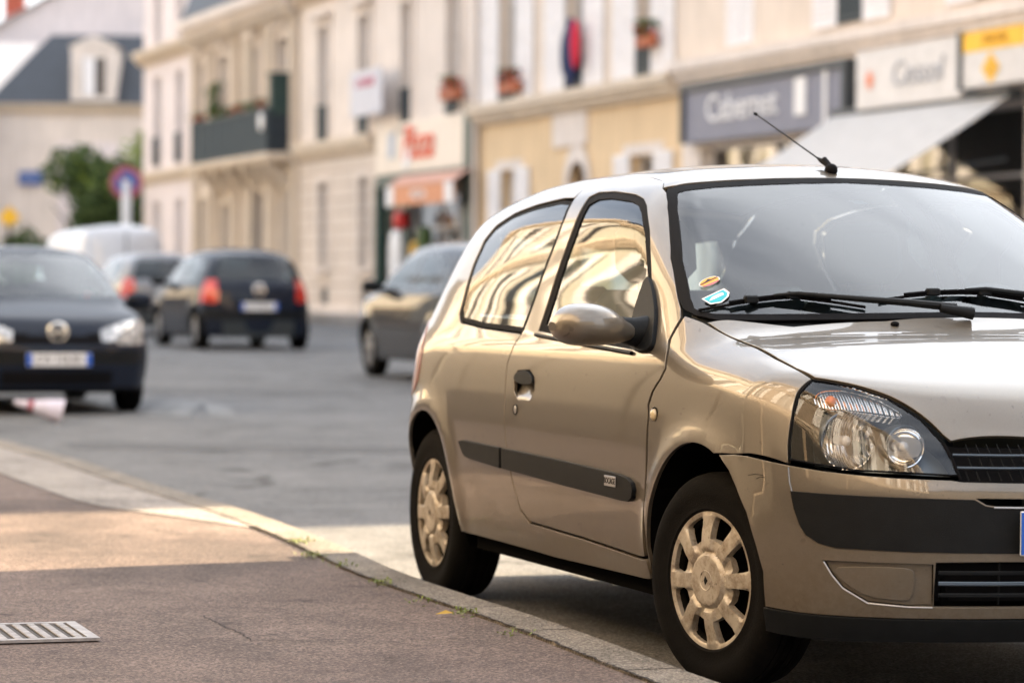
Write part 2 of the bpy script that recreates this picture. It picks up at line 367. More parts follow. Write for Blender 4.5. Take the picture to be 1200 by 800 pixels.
class Surf:
    def __init__(s,**k): s.t=dict(TAB); s.t.update(k)
    def W(s,x,z):
        w=ip(z,*s.t['Wz'])*ip(x,*s.t['Wx']); g=np.clip((z-.92)/.45,0,1)
        w=w-g*ip(x,[-3.2,-2.6,-2.0,-1.2,-.5,.3],[.07,.035,.008,0,.01,.05])
        for xc in (0,-s.t['wb']):
            r=np.hypot(x-xc,z-.287); w=w+.014*np.exp(-((r-.365)/.05)**2)*np.clip((z-.2)/.15,0,1)
        return w
    def F(s,x,y,z):
        a=np.abs(y); T=s.t
        fs=a-s.W(x,z)
        top=z-(ip(x,*T['H'])-.085*a**2-.05*np.clip(a-.45,0,1)**2)
        xr=-(ip(z,*T['XR'])-.10*(a/.6)**2-.06*(a/.75)**6)
        gh=smax(smax(z-(ip(x,*T['R'])-.05*(a/.55)**2-.02*(a/.6)**4),(x-(ip(z,*T['XW'])-.165*(a/.6)**2))*.45,T['kw']),(xr-x)*.8,T['kr'])
        f=smax(fs,smin(top,gh,.03),.11)
        f=smax(f,(x-(ip(z,*T['N'])-.13*(a/.6)**2-.10*(a/.75)**6))*.9,.09)
        f=smax(f,(xr-x)*.9,.10)
        return f
    def normal(s,P,e=.002):
        x,y,z=P.T; g=np.stack([s.F(x+e,y,z)-s.F(x-e,y,z),s.F(x,y+e,z)-s.F(x,y-e,z),s.F(x,y,z+e)-s.F(x,y,z-e)],1)
        return g/(np.linalg.norm(g,axis=1)[:,None]+1e-12)
    def march(s,O,Dv,L,n=80):
        t=np.full(len(O),L,float); lo=np.zeros(len(O)); done=np.zeros(len(O),bool)
        for k in range(1,n+1):
            tk=L*k/n; P=O+Dv*tk; g=s.F(*P.T); h=(g<0)&~done; t[h]=tk; lo[h]=L*(k-1)/n; done|=h
        hi=t.copy()
        for _ in range(20):
            m=(lo+hi)/2; P=O+Dv*m[:,None]; g=s.F(*P.T); i=g<0; hi=np.where(i,m,hi); lo=np.where(i,lo,m)
        return O+Dv*((lo+hi)/2)[:,None]
# projection families: 3D <-> 2D
class Fam:
    def __init__(s,kind,al=0.,x0=-.2): s.k=kind; s.al=al; s.x0=x0
    def uv(s,P):
        x,y,z=np.asarray(P,float).T
        if s.k=='diag': return np.stack([x,(z+y)*.7071*1.2],1)      # right side (y<0), rays come from outside and above
        if s.k=='top': return np.stack([x,y],1)
        if s.k=='ws': return np.stack([y,z],1)
        sg=1 if s.k=='front' else -1
        r=np.hypot(x-s.x0,y); ph=np.arctan2(y,sg*(x-s.x0)); return np.stack([ph*.8,z*math.cos(s.al)-r*math.sin(s.al)],1)
    def solve(s,S,U):
        u,v=U.T; n=len(u); Z=np.zeros(n); k7=.7071
        if s.k=='diag':
            w=v/1.2; c=np.stack([u,w*k7,w*k7],1); dr=np.array([0,-k7,k7])
            return S.march(c+dr*1.9,np.tile(-dr,(n,1)),1.9)
        if s.k=='top': return S.march(np.stack([u,v,Z+1.7],1),np.tile([0,0,-1.],(n,1)),1.3)
        if s.k=='ws': return S.march(np.stack([Z+1.0,u,v],1),np.tile([-1.,0,0],(n,1)),2.6)
        sg=1 if s.k=='front' else -1; ph=u/.8; ca,sa=math.cos(s.al),math.sin(s.al)
        # point at radius r: z=(v+r sa)/ca
        r0=2.2; z0=(v+r0*sa)/ca
        O=np.stack([s.x0+sg*r0*np.cos(ph),r0*np.sin(ph),z0],1)
        D=np.stack([-sg*np.cos(ph)*ca,-np.sin(ph)*ca,Z-sa],1); return S.march(O,D,2.1/ca)
def pts3(S,L):
    out=[]
    for p in L:
        if len(p)==3: out.append(p)
        else:
            q=S.march(np.array([[p[0],-1.1,p[1]]]),np.array([[0,1.,0]]),1.1)[0]; out.append(tuple(q))
    return out
def panel(S,fam,outer,holes=(),step=.03,off=0,flange=.012,inset=.002,soft=0,bstep=None):
    mb=MB(); bstep=bstep or min(step,.014)
    def prep(L,grow):
        U=fam.uv(pts3(S,L)) if not isinstance(L,np.ndarray) else L
        if soft: U=chaikin(U,soft)
        U=densify(U,bstep); return offset2d(U,grow)
    lo=prep(outer,-inset); hs=[prep(h,inset) for h in holes]
    W_,T=tri2d(lo,hs,step); P=fam.solve(S,W_); N=S.normal(P); Q=P+N*(off(P)[:,None] if callable(off) else off)
    a,b,c=Q[T[0][0]],Q[T[0][1]],Q[T[0][2]]
    fl=np.sum([np.cross(Q[t[1]]-Q[t[0]],Q[t[2]]-Q[t[0]])@N[t[0]] for t in T[:40]])<0
    if fl: T=T[:,::-1]
    mb.add(Q,T,None if callable(off) else N)
    if flange:
        o=0
        for li,L in enumerate([lo]+hs):
            n=len(L); q=Q[o:o+n]; nn=N[o:o+n]; tg=np.roll(q,-1,0)-np.roll(q,1,0); tg/=np.linalg.norm(tg,axis=1)[:,None]+1e-12
            ot=np.cross(tg,nn); ot/=np.linalg.norm(ot,axis=1)[:,None]+1e-12
            # orientation: 'ot' must point away from the panel
            ar=np.sum(L[:,0]*np.roll(L[:,1],-1)-L[:,1]*np.roll(L[:,0],-1)); s_=(1 if ar>0 else -1)*(-1 if li else 1)*(-1 if fl else 1)
            ot=ot*s_
            r0=q; r1=q+ot*.0010-nn*.0006; r2=q+ot*.0014-nn*.0018; r3=q+ot*.0014-nn*flange
            V=np.vstack([r0,r1,r2,r3]); VN=np.vstack([nn,(nn*.8+ot*.6),ot,ot])
            Fc=[]
            for k in range(3):
                for i in range(n):
                    j=(i+1)%n; f=(k*n+i,k*n+j,(k+1)*n+j,(k+1)*n+i); Fc.append(f)
            f=Fc[0]; nr=np.cross(V[f[1]]-V[f[0]],V[f[2]]-V[f[0]])
            if nr@nn[0]<0: Fc=[g[::-1] for g in Fc]
            mb.add(V,Fc,VN); o+=n
    return mb
def bead(S,fam,line,r=.005,off=.0,closed=False,step=.02,n=6,raw=False):
    U=densify(fam.uv(pts3(S,line)),step,closed); P=fam.solve(S,U); N=S.normal(P); P=P+N*off
    if closed: P=np.vstack([P,P[:1]])
    return MB().tube(P,r,n)
# ------------------------------------------------------------------ the parked beige hatchback
def wheel(parent,name,loc,rz,det=True,hubmat=None,r=.2875,wd=.175,spokes=8,side=-1,n=72):
    # axis along local y, outer face toward side*y ; origin at the wheel centre
    root=empty(name); root.parent=parent; root.location=loc; root.rotation_euler=(0,0,rz)
    h=wd/2; s=side
    T=MB(); prof=[(.165,h*.55),(.178,h*.86),(.190,h*.97),(.205,h*.93),(.225,h*1.0),(.245,h*1.02),(.262,h*.98),(.274,h*.90),(.2835,h*.78),(.2865,h*.60)]
    for y0 in (.60,.36,.12): prof+=[(.2872,h*(y0-.02)),(.2872,h*(y0-.20)),(.279,h*(y0-.205)),(.279,h*(y0-.235))]
    prof=prof+[(.2872,0)]; prof=[(a*r/.2875,b*s) for a,b in prof]; prof2=[(a,-b) for a,b in prof[::-1][1:]]
    T.lathe(prof+prof2,n=n); ty=T.build('tyre',MT['tyre'],root,smooth=True)
    D=MB(); k=r/.2875; D.lathe([(0.0,h*.30*s),(.09*k,h*.32*s),(.165*k,h*.45*s),(.178*k,h*.62*s)],n=n).build('rim',MT['dark'],root,smooth=True)
    C=MB(); Ro=.197*k
    if det:
        th=np.linspace(0,2*math.pi,121)[:-1]; outer=np.stack([np.cos(th),np.sin(th)],1)*Ro; holes=[]
        for i in range(spokes):
            a0=2*math.pi*(i+.5)/spokes+R_(4); da=math.pi/spokes
            po=[]; wi,wo=R_(7.5),R_(12.5)  # half width of the window: narrow inside, wide outside
            r1,r2=.110*k,.1725*k
            half1=R_(12.5); half2=R_(14.4)
            po=[(r1,a0-half1),(r1*.985,a0),(r1,a0+half1),(r1*1.04,a0+half1*1.03),(r2*.96,a0+half2),(r2,a0+half2*.85),(r2*1.0,a0),(r2,a0-half2*.85),(r2*.96,a0-half2),(r1*1.04,a0-half1*1.03)]
            holes.append(densify(chaikin([(q*math.cos(b),q*math.sin(b)) for q,b in po],1),.008))
        W_,Tt=tri2d(outer,holes,.006)
        rr=np.hypot(W_[:,0],W_[:,1]); an=np.arctan2(W_[:,1],W_[:,0])
        base=ip(rr/k,[0,.066,.0715,.077,.10,.165,.178,.190,.197],[.027,.026,.020,.013,.012,.003,.010,.011,.0])
        per=2*math.pi/spokes; d=np.abs(((an-R_(4)+per/2)%per)-per/2)*rr
        spoke=np.clip((.0265*k-d)/(.006*k),0,1)*np.clip((rr/k-.075)/.010,0,1)*np.clip((.180-rr/k)/.012,0,1)*.011
        hgt=(base+spoke)*.9+h*.80
        V=np.stack([W_[:,0],hgt*s,W_[:,1]],1); 
        Fq=[tuple(t) if s<0 else tuple(t[::-1]) for t in Tt]; C.add(V,Fq)
        o=0
        for li,L in enumerate([outer]+holes):
            m=len(L); V1=V[o:o+m]; V2=V1.copy(); V2[:,1]-=s*(.020 if li else .012)
            C.add(np.vstack([V1,V2]),[(i,(i+1)%m,m+(i+1)%m,m+i) for i in range(m)]); o+=m
        hc=C.build('hubcap',hubmat or MT['hub'],root,smooth=True,ang=35)
        B=MB(); B.lathe([(.027,(h*.80+.0238)*s),(.026,(h*.80+.0255)*s),(.0245,(h*.80+.0242)*s)],n=32); B.build('hub_emblem',hubmat or MT['hub'],root,smooth=True)
        # small plain lozenge mark
        b2=MB(); b2.add([(0,(h*.8+.0262)*s,.013),(.009,(h*.8+.0245)*s,0),(0,(h*.8+.0262)*s,-.013),(-.009,(h*.8+.0245)*s,0)],[(0,1,2,3)]); b2.build('lozenge_mark',MT['trim'],root)
    else:
        C.lathe([(0,(h*.8+.02)*s),(.06*k,(h*.8+.018)*s),(.07*k,(h*.8+.01)*s),(.15*k,(h*.8+.012)*s),(.18*k,(h*.8+.01)*s),(Ro,h*.8*s)],n=40)
        C.build('hubcap',hubmat or MT['silver'],root,smooth=True)
    return root
def both(mb): 
    o=MB(); o.join(mb); o.join(mb.mirror()); return o
S0=Surf()
DIAG=Fam('diag'); TOP=Fam('top'); WS=Fam('ws'); FR=Fam('front'); FRD=Fam('front',R_(32)); RE=Fam('rear',R_(15),-2.3)
car=empty('parked_hatchback',(1.26428,8.41924,0),-1.2420901,'beige three-door hatchback with dusty plastic hubcaps parked against the kerb, large in the foreground','car')
def P(mb,name,m,par=None,**k): return mb.build(name,MT[m] if isinstance(m,str) else m,par or car,**k)
door_pts=[(-.395,.316),(-.367,.45),(-.363,.60),(-.366,.69),(-.375,.739),(-.357,.776),(-.315,.812),(-.296,.84),(-.321,.891),(-.345,.917),
 (-.351,-.721,.978),(-.380,-.712,1.005),(-.432,-.700,1.037),(-.597,-.653,1.147),(-.71,-.615,1.222),(-.83,-.570,1.298),(-.925,-.541,1.345),(-.976,-.532,1.359),(-1.04,-.505,1.385),(-1.176,-.486,1.396),(-1.4,-.480,1.403),(-1.58,-.492,1.399),(-1.65,-.512,1.388),
 (-1.632,1.345),(-1.590,1.28),(-1.574,1.20),(-1.572,.925),(-1.600,.888),(-1.624,.821),(-1.60,.70),(-1.569,.575),(-1.51,.458),(-1.455,.372),(-1.376,.338),(-.891,.327)]
win_open=[(-1.436,.926),(-1.455,1.10),(-1.472,1.25),(-1.500,1.345),(-1.45,1.359),(-1.306,1.358),(-1.104,1.343),(-1.014,1.328),(-.947,1.305),(-.815,1.229),(-.679,1.124),(-.60,1.055),(-.51,.978),(-.455,.925),(-.47,.895),(-.52,.886),(-.95,.902)]
win_glass=[(-1.398,.946),(-1.413,1.08),(-1.428,1.22),(-1.455,1.322),(-1.40,1.338),(-1.30,1.339),(-1.10,1.325),(-1.02,1.311),(-.955,1.286),(-.83,1.214),(-.69,1.106),(-.62,1.044),(-.55,.98),(-.50,.925),(-.54,.908),(-.95,.924)]
handle_hole=[(-1.53,.765),(-1.515,.80),(-1.40,.806),(-1.345,.785),(-1.325,.745),(-1.36,.715),(-1.47,.712),(-1.52,.735)]
qg=[(-1.588,.921),(-1.588,1.20),(-1.602,1.28),(-1.640,1.336),(-1.75,1.340),(-1.99,1.325),(-2.2,1.300),(-2.341,1.262),(-2.398,1.215),(-2.402,1.135),(-2.37,1.05),(-2.331,.975),(-2.27,.945),(-2.0,.930)]
roofside=[(-1.65,-.512,1.388),(-1.8,-.505,1.0),(-2.1,-.500,1.0),(-2.4,-.49,1.0),(-2.6,-.475,1.0),(-2.74,-.455,1.0)]
rs=TOP.solve(S0,np.array([[p[0],p[1]] for p in roofside])); roofside=[tuple(p) for p in rs]
arch_r=[(-2.472+.352*math.cos(a),.287+.352*math.sin(a)) for a in np.linspace(R_(-6),R_(186),40)]
arch_f=[(.01+.366*math.cos(a),.287+.366*math.sin(a)) for a in np.linspace(R_(70),R_(180),26)]
quarter=[(-.385,.255),(-.385,.309),(-.891,.320),(-1.385,.331),(-1.462,.366),(-1.517,.455),(-1.576,.575),(-1.607,.70),(-1.631,.821),(-1.607,.890),(-1.590,.912)]\
 +[(-2.0,.922),(-2.275,.937),(-2.34,.968),(-2.378,1.048),(-2.410,1.135),(-2.406,1.220),(-2.345,1.271),(-2.2,1.309),(-1.99,1.334),(-1.75,1.349),(-1.645,1.347)]+roofside\
 +[(-2.83,-.50,1.16),(-2.86,-.60,1.03),(-2.90,.85),(-2.90,.6),(-2.88,.35),(-2.86,.23)]+[p for p in arch_r[::-1] if p[1]>.245]+[(-2.0,.25),(-1.2,.245)]
fender=[(-.352,.31)]+[(-.353,.45),(-.349,.60),(-.352,.69),(-.361,.739),(-.343,.778),(-.302,.814),(-.283,.84),(-.307,.891),(-.331,.919),(-.337,-.716,.985),(-.25,-.698,.968),(-.062,-.672,.922),(.06,-.674,.905),(.213,-.684,.880),(.32,-.680,.860),(.400,-.668,.836),
 (.403,-.703,.797),(.419,-.728,.739),(.430,-.742,.666),(.441,-.747,.6215),(.235,-.81,.6375),(.165,-.82,.6345)]+[p for p in arch_f if p[0]<.145]
def build_panel_pair(name,m,fam,outer,holes=(),par=None,**k):
    r=panel(S0,fam,outer,holes,**k); a=P(r,name,m,par); b=P(r.mirror(),name,m,par); return a,b
bq=panel(S0,DIAG,quarter,(),step=.035,inset=.0006); body=P(bq,'body_side','paint'); P(bq.mirror(),'body_side','paint')
roof=[(-.868,0),(-.874,-.15),(-.888,-.276),(-.915,-.40),(-.945,-.500),(-.976,-.528),(-1.04,-.501),(-1.176,-.482),(-1.4,-.476),(-1.58,-.488),(-1.65,-.508)]+[(p[0],p[1]) for p in roofside[1:]]+[(-2.80,-.25),(-2.83,0)]
roof2=[(a,b) for a,b in roof]+[(a,-b) for a,b in roof[::-1][1:-1]]
rmb=panel(S0,TOP,np.array(roof2),(),step=.04,inset=.0006); P(rmb,'roof','paint')
# rear: tailgate and rear bumper
def mir3(L): return list(L)+[(a,-b,c) for a,b,c in L[::-1]]
def lift(L): return pts3(S0,L)
rear_up=lift([(-2.895,.62),(-2.90,.85),(-2.86,-.60,1.03),(-2.83,-.50,1.16),(-2.74,-.455,1.31)])+[(-2.80,-.25,1.335)]
P(panel(S0,RE,mir3(rear_up),[mir3([(-2.95,-.53,.985),(-2.88,-.505,1.10),(-2.84,-.465,1.20),(-2.80,-.415,1.275)])],step=.05),'tailgate','paint')
P(panel(S0,RE,mir3([(-2.95,-.527,.988),(-2.88,-.502,1.10),(-2.84,-.462,1.198),(-2.80,-.412,1.272)]),(),step=.05,flange=0),'rear_window','glass')
P(panel(S0,RE,mir3(lift([(-2.875,.25),(-2.89,.45),(-2.895,.605)])),(),step=.05),'rear_bumper','paint')
tl=lift([(-2.64,.71),(-2.62,.80),(-2.66,.90),(-2.75,.95),(-2.88,.95),(-2.90,.72),(-2.75,.66)])
for mb in (lambda r:(r,r.mirror()))(panel(S0,DIAG,tl,(),step=.03,off=.004,flange=.01,soft=1)): P(mb,'tail_light',mat('pale_tail_lens',(.30,.13,.11),.25,coat=1) if 'pale_tail_lens' not in bpy.data.materials else bpy.data.materials['pale_tail_lens'])  # pale pinkish red, one even lens colour
# hood
hood=[(-.030,0),(-.034,-.255),(-.085,-.50),(-.235,-.690),(-.062,-.663),(.06,-.665),(.213,-.675),(.32,-.671),(.400,-.656),(.478,-.577),(.547,-.511),(.613,-.455),(.655,-.420),(.668,-.405),(.700,-.22),(.709,0)]
hb=[(a,b) for a,b in hood]+[(a,-b) for a,b in hood[::-1][1:-1]]
hz=TOP.solve(S0,np.array(hb)); P(panel(S0,TOP,np.array(hb),(),step=.028,inset=.002,bstep=.01),'hood','paint')
# bumper
def fp(L): return [p if len(p)==3 else p for p in L]
bum=[(.76,0,.245),(.734,-.234,.244),(.638,-.533,.244),(.45,-.71,.246),(.352,-.767,.252),(.371,-.783,.343),(.352,-.795,.407),(.317,-.807,.490),(.262,-.814,.555),(.225,-.818,.592),(.165,-.822,.6285),(.232,-.808,.6335),
 (.30,-.79,.6325),(.441,-.747,.617),(.52,-.69,.607),(.583,-.628,.600),(.64,-.54,.594),(.696,-.417,.590),(.705,-.389,.586),(.743,-.241,.583),(.76,0,.582)]
bum_full=bum+[(a,-b,c) for a,b,c in bum[::-1][1:-1]]
ins=[(.46,-.745,.552),(.470,-.740,.51),(.485,-.731,.471),(.500,-.720,.447),(.530,-.70,.428),(.564,-.668,.419),(.66,-.50,.4135),(.749,-.266,.411),(.765,0,.410),]
ins_top=[(.765,0,.520),(.752,-.244,.521),(.735,-.320,.522),(.73,-.342,.526),(.720,-.366,.541),(.603,-.617,.547)]
insR=ins+ins_top; ins_full=ins[:-1][::1]+[(.765,0,.410)]+[(a,-b,c) for a,b,c in ins[:-1][::-1]]+[(a,-b,c) for a,b,c in ins_top[::-1][:-1]]+[(.765,0,.520)]+ins_top[1:]
slot=[(.60,-.640,.5505),(.68,-.45,.5475),(.722,-.362,.5455),(.732,-.338,.5300),(.738,-.315,.5265),(.752,-.244,.5255),(.765,0,.5245)]
sl_up=[(.765,0,.5435),(.752,-.244,.5440),(.723,-.345,.5455)]
slot_full=slot[2:]+[(a,-b,c) for a,b,c in slot[2:-1][::-1]]+[(a,-b,c) for a,b,c in sl_up[::-1]]+sl_up[1:-1]
low=[(.683,-.458,.274),(.694,-.456,.386),(.74,-.30,.388),(.76,0,.388),(.74,.30,.388),(.694,.456,.386),(.683,.458,.274),(.735,.25,.274),(.75,0,.274),(.735,-.25,.274)]
fogo=[(.535,-.693,.384),(.60,-.61,.383),(.665,-.519,.382),(.684,-.478,.3815),(.690,-.462,.381),(.690,-.462,.276),(.684,-.478,.276),(.656,-.514,.274),(.605,-.602,.282),(.568,-.655,.318),(.55,-.677,.350)]
fogm=[(a,-b,c) for a,b,c in fogo]
bumper=P(panel(S0,FR,bum_full,[ins_full,slot_full,low,fogo,fogm],step=.03,inset=.0015,bstep=.01),'bumper','paint')
P(panel(S0,FR,ins_full,(),step=.03,off=.004,flange=.02,inset=-.0005),'bumper_insert','trim',bumper)
dk=[(.765,-.60,.40),(.765,-.60,.56),(.765,.60,.56),(.765,.60,.40)]
P(bead(S0,FR,[(.735,-.32,.5235),(.752,-.244,.5225),(.765,0,.5215),(.752,.244,.5225),(.735,.32,.5235)],.0022,.006),'slot_trim','steel',bumper)
# lower grille: recess with slats
g=panel(S0,FR,low,(),step=.05,off=-.05,flange=0); P(g,'lower_grille','black',bumper)
for z in (.302,.331,.358):
    b=MB()
    for dz,o in ((0,-.004),(.004,-.004)): b.join(bead(S0,FR,[(.70,-.452,z+dz),(.75,-.2,z+dz),(.76,0,z+dz),(.75,.2,z+dz),(.70,.452,z+dz)],.0035,o))
    P(b,'grille_slat','lampin' if z==.331 else 'trim',bumper)
for y in (-.3,-.15,0,.15,.3): P(bead(S0,FR,[(.74,y,.276),(.74,y,.386)],.0035,-.02),'grille_rib','trim',bumper)
fcap=[(.549,-.682,.366),(.60,-.61,.373),(.655,-.527,.372),(.667,-.506,.366),(.669,-.500,.352),(.663,-.503,.296),(.652,-.518,.286),(.605,-.602,.294),(.575,-.650,.326)]
for f_ in (lambda m_:m_,lambda m_:m_.mirror()):
    P(f_(panel(S0,FR,fogo,(),step=.03,off=-.012,flange=0)),'fog_recess','paint',bumper); P(f_(panel(S0,FR,fcap,(),step=.03,off=-.005,flange=.008,soft=1)),'fog_blank','paint',bumper)
    P(f_(bead(S0,FR,[(.538,-.690,.381),(.552,-.674,.348),(.570,-.652,.316),(.606,-.600,.2805),(.656,-.513,.2735),(.684,-.46,.273)],.002,.0)),'fog_trim','steel',bumper)
lip=[(.72,0,.186),(.717,-.224,.187),(.64,-.49,.186),(.569,-.612,.184),(.44,-.70,.183),(.325,-.749,.188),(.345,-.765,.2475),(.45,-.712,.243),(.638,-.533,.2405),(.734,-.234,.240),(.76,0,.240)]
P(panel(S0,FR,lip+[(a,-b,c) for a,b,c in lip[::-1][1:-1]],(),step=.04,off=.004,flange=.008,inset=0),'front_lip','trim',bumper)
scr=MB()
for a0,a1,b0,b1 in ((.31,.37,.585,.588),(.345,.375,.578,.583)):
    yy=lambda x: -.80+.55*max(0,x-.3)**1.4
    scr.join(bead(S0,FR,[(a0,yy(a0),b0),((a0+a1)/2,yy((a0+a1)/2),(b0+b1)/2+.003),(a1,yy(a1),b1)],.0008,.0002,n=4,step=.01))
P(scr,'scuff_marks','black',bumper)
# radiator grille with slats and slanted ribs
gr=[(.703,-.400,.5905),(.743,-.241,.5885),(.76,0,.588),(.743,.241,.5885),(.703,.400,.5905),(.700,.40,.612),(.672,.428,.686),(.71,.20,.684),(.715,0,.684),(.71,-.20,.684),(.672,-.428,.686),(.700,-.40,.612)]
grl=P(panel(S0,FR,gr,(),step=.04,off=-.03,flange=0),'radiator_grille','black')
for z in (.6215,.6535):
    P(bead(S0,FR,[(.69,-.41,z+.001),(.72,-.3,z),(.74,0,z-.001),(.72,.3,z),(.69,.41,z+.001)],.0036,-.006,n=8),'grille_bar','lampin',grl)
b=MB()
for k in range(-14,15):
    y=k*.0295
    for (za,zb,sh) in ((.593,.6215,0),(.6215,.6535,.010),(.6535,.684,.004)):
        yy=y+sh
        if abs(yy)<.39: b.join(bead(S0,FR,[(.72,yy+.006*(1 if yy<0 else -1)*1.0,za),(.72,yy-.006*(1 if yy<0 else -1),zb)],.0018,-.014,n=5))
P(b,'grille_rib','trim',grl)
gb=bead(S0,FR,[(.6745,-.428,.682),(.690,-.411,.640),(.703,-.396,.594)],.004,-.002); P(gb,'grille_frame','black',grl); P(gb.mirror(),'grille_frame','black',grl)
# emblem: plain lozenge in the middle of the grille
em=MB()
c0=S0.march(np.array([[1.3,0,.637]]),np.array([[-1.,0,0]]),1.)[0]
for sc_,x_,f_ in ((1,.008,0),):
    o=[(c0[0]+.006,0,.637+.052),(c0[0]+.006,.04,.637),(c0[0]+.006,0,.637-.052),(c0[0]+.006,-.04,.637)]; i_=[(c0[0]+.012,0,.637+.022),(c0[0]+.012,.016,.637),(c0[0]+.012,0,.637-.022),(c0[0]+.012,-.016,.637)]
    em.add(o+i_,[(k,(k+1)%4,4+(k+1)%4,4+k) for k in range(4)])
P(em,'grille_emblem','chrome',grl)
# fenders, doors
for sgn in (1,-1):
    def bm(mb): return mb if sgn>0 else mb.mirror()
    fe=P(bm(panel(S0,DIAG,fender,(),step=.028,inset=.0018,bstep=.011)),'front_fender','paint')
    # side repeater
    c=S0.march(np.array([[-.316,-1.1,.713]]),np.array([[0,1.,0]]),1.)[0]; q=MB().ell((c[0],c[1]-.002,c[2]),(.019,.010,.017),20,10); P(bm(q),'side_indicator',mat('repeater_lens',(.50,.40,.24),.2,coat=1,var=.05) if sgn>0 else bpy.data.materials['repeater_lens'],fe,smooth=True)
    q=MB(); q.lathe([(.0185,0),(.021,-.003),(.022,0)],n=28,axis=1,center=(c[0],c[1]+.001,c[2])); P(bm(q),'indicator_gasket','black',fe)
    d=P(bm(panel(S0,DIAG,door_pts,[win_open,handle_hole],step=.030,inset=.0022,bstep=.011)),'door','paint')
    P(bm(panel(S0,DIAG,win_open,[win_glass],step=.02,off=-.004,flange=.006,inset=0)),'window_seal','black',d)
    P(bm(panel(S0,DIAG,win_glass,(),step=.03,off=-.008,flange=0,inset=-.004)),'door_glass','glass',d)
    P(bm(bead(S0,DIAG,[(-1.435,.912),(-1.0,.893),(-.56,.876)],.006,.004)),'waist_strip','steel' if False else 'trim',d,smooth=True)
    P(bm(panel(S0,DIAG,[(-1.579,.556),(-1.0,.548),(-.56,.538),(-.48,.531),(-.442,.518),(-.432,.498),(-.440,.476),(-.47,.463),(-.52,.462),(-1.0,.474),(-1.579,.490)],(),step=.02,off=.014,flange=.014)),'side_moulding','trim',d)
    # badge with the trim name
    c=S0.march(np.array([[-.60,-1.1,.513]]),np.array([[0,1.,0]]),1.)[0]
    q=MB().box((c[0],c[1]-.0155,c[2]),(.088,.003,.030),bev=.001); 
    if sgn<0: q=q.mirror()
    P(q,'trim_badge','steel',d)
    Vt,Ft=text_geo('BOCAGE',.024,0,.0006); Vt=Vt*np.array([.93,1,1])
    if sgn>0: V=np.stack([c[0]+Vt[:,0],c[1]-.0174-Vt[:,2],c[2]+Vt[:,1]],1)
    else: V=np.stack([c[0]-Vt[:,0],-c[1]+.0174+Vt[:,2],c[2]+Vt[:,1]],1)
    P(MB().add(V,Ft),'badge_lettering','trim',d)
    # handle: recess cup, black flap, lock
    P(bm(panel(S0,DIAG,handle_hole,(),step=.008,off=lambda p:-.026+.025*np.clip((.762-p[:,2])/.045,0,1)**1.5,flange=0,inset=-.001)),'handle_recess','paint',d,smooth=True,ang=70)
    flap=[(-1.528,.767),(-1.512,.798),(-1.40,.804),(-1.347,.783),(-1.335,.762),(-1.43,.757)]
    P(bm(panel(S0,DIAG,flap,(),step=.015,off=.007,flange=.018,soft=2)),'door_handle','trim',d)
    c=S0.march(np.array([[-1.484,-1.1,.680]]),np.array([[0,1.,0]]),1.)[0]; q=MB(); q.ell((c[0],c[1],c[2]),(.013,.005,.0135),20,8); P(bm(q),'door_lock','steel',d,smooth=True)
    q=MB(); q.lathe([(.0135,.0),(.0165,-.004),(.0175,.002)],n=24,axis=1,center=tuple(c)); P(bm(q),'lock_ring','trim',d,smooth=True)
    # mirror
    sail=[(-.655,1.094),(-.600,1.068),(-.551,1.036),(-.490,.990),(-.442,.936),(-.418,.900),(-.430,.884),(-.55,.880),(-.606,.919),(-.641,.969),(-.655,1.02)]
    mr=P(bm(panel(S0,DIAG,sail,(),step=.02,off=.014,flange=.02,inset=0,soft=1)),'mirror_base','trim',d)
    arm=MB().tube([(-.53,-.755,.935),(-.53,-.80,.938),(-.535,-.835,.945)],[.045,.036,.032],16); A=np.array(arm.v); A[:,2]=.937+(A[:,2]-.937)*1.1; arm.v=[tuple(p) for p in A]; P(bm(arm),'mirror_arm','trim',d,smooth=True)
    # housing: rounded shell, convex to the front, lofted along y
    hs=MB(); secs=[]; ys=[-.792,-.815,-.84,-.87,-.91,-.95,-.985,-1.01,-1.028,-1.036]
    zt=[.960,.966,.984,1.006,1.018,1.020,1.016,1.004,.985,.965]; zb=[.918,.910,.905,.901,.898,.897,.900,.908,.922,.940]; xf=[-.500,-.488,-.470,-.452,-.440,-.436,-.440,-.452,-.474,-.50]; nn=28
    for y,a,b,x in zip(ys,zt,zb,xf):
        zc=(a+b)/2; hz_=(a-b)/2; ring=[]
        for k in range(nn):
            t_=2*math.pi*k/nn; cx_=math.cos(t_); sz=math.sin(t_)
            xx=-.54+( (x+.54) if cx_>0 else .022)*math.copysign(abs(cx_)**.8,cx_); ring.append((xx,y,zc+hz_*math.copysign(abs(sz)**.75,sz)))
        secs.append(ring)
    V=[p for r_ in secs for p in r_]; Fm=[(i*nn+k,i*nn+(k+1)%nn,(i+1)*nn+(k+1)%nn,(i+1)*nn+k) for i in range(len(ys)-1) for k in range(nn)]+[tuple(range(nn)),tuple((len(ys)-1)*nn+k for k in range(nn))[::-1]]
    hs.add(V,Fm); ho=P(bm(hs),'mirror_housing','paint',d,smooth=True,ang=60)
    sd_=ho.modifiers.new('s','SUBSURF'); sd_.levels=1; sd_.render_levels=1
    gl=MB().ell((-.563,-.925,.958),(.004,.095,.050),20,10); P(bm(gl),'mirror_glass','chrome',d,smooth=True)
    # rear side glass with black border, rear part of the moulding
    qi=offset2d(densify(DIAG.uv(pts3(S0,qg)),.015),-.016)
    qs=P(bm(panel(S0,DIAG,qg,[qi],step=.02,off=-.003,flange=.004,inset=0)),'rear_side_seal','black')
    P(bm(panel(S0,DIAG,qi,(),step=.035,off=-.004,flange=0,inset=-.002)),'rear_side_glass','glass')
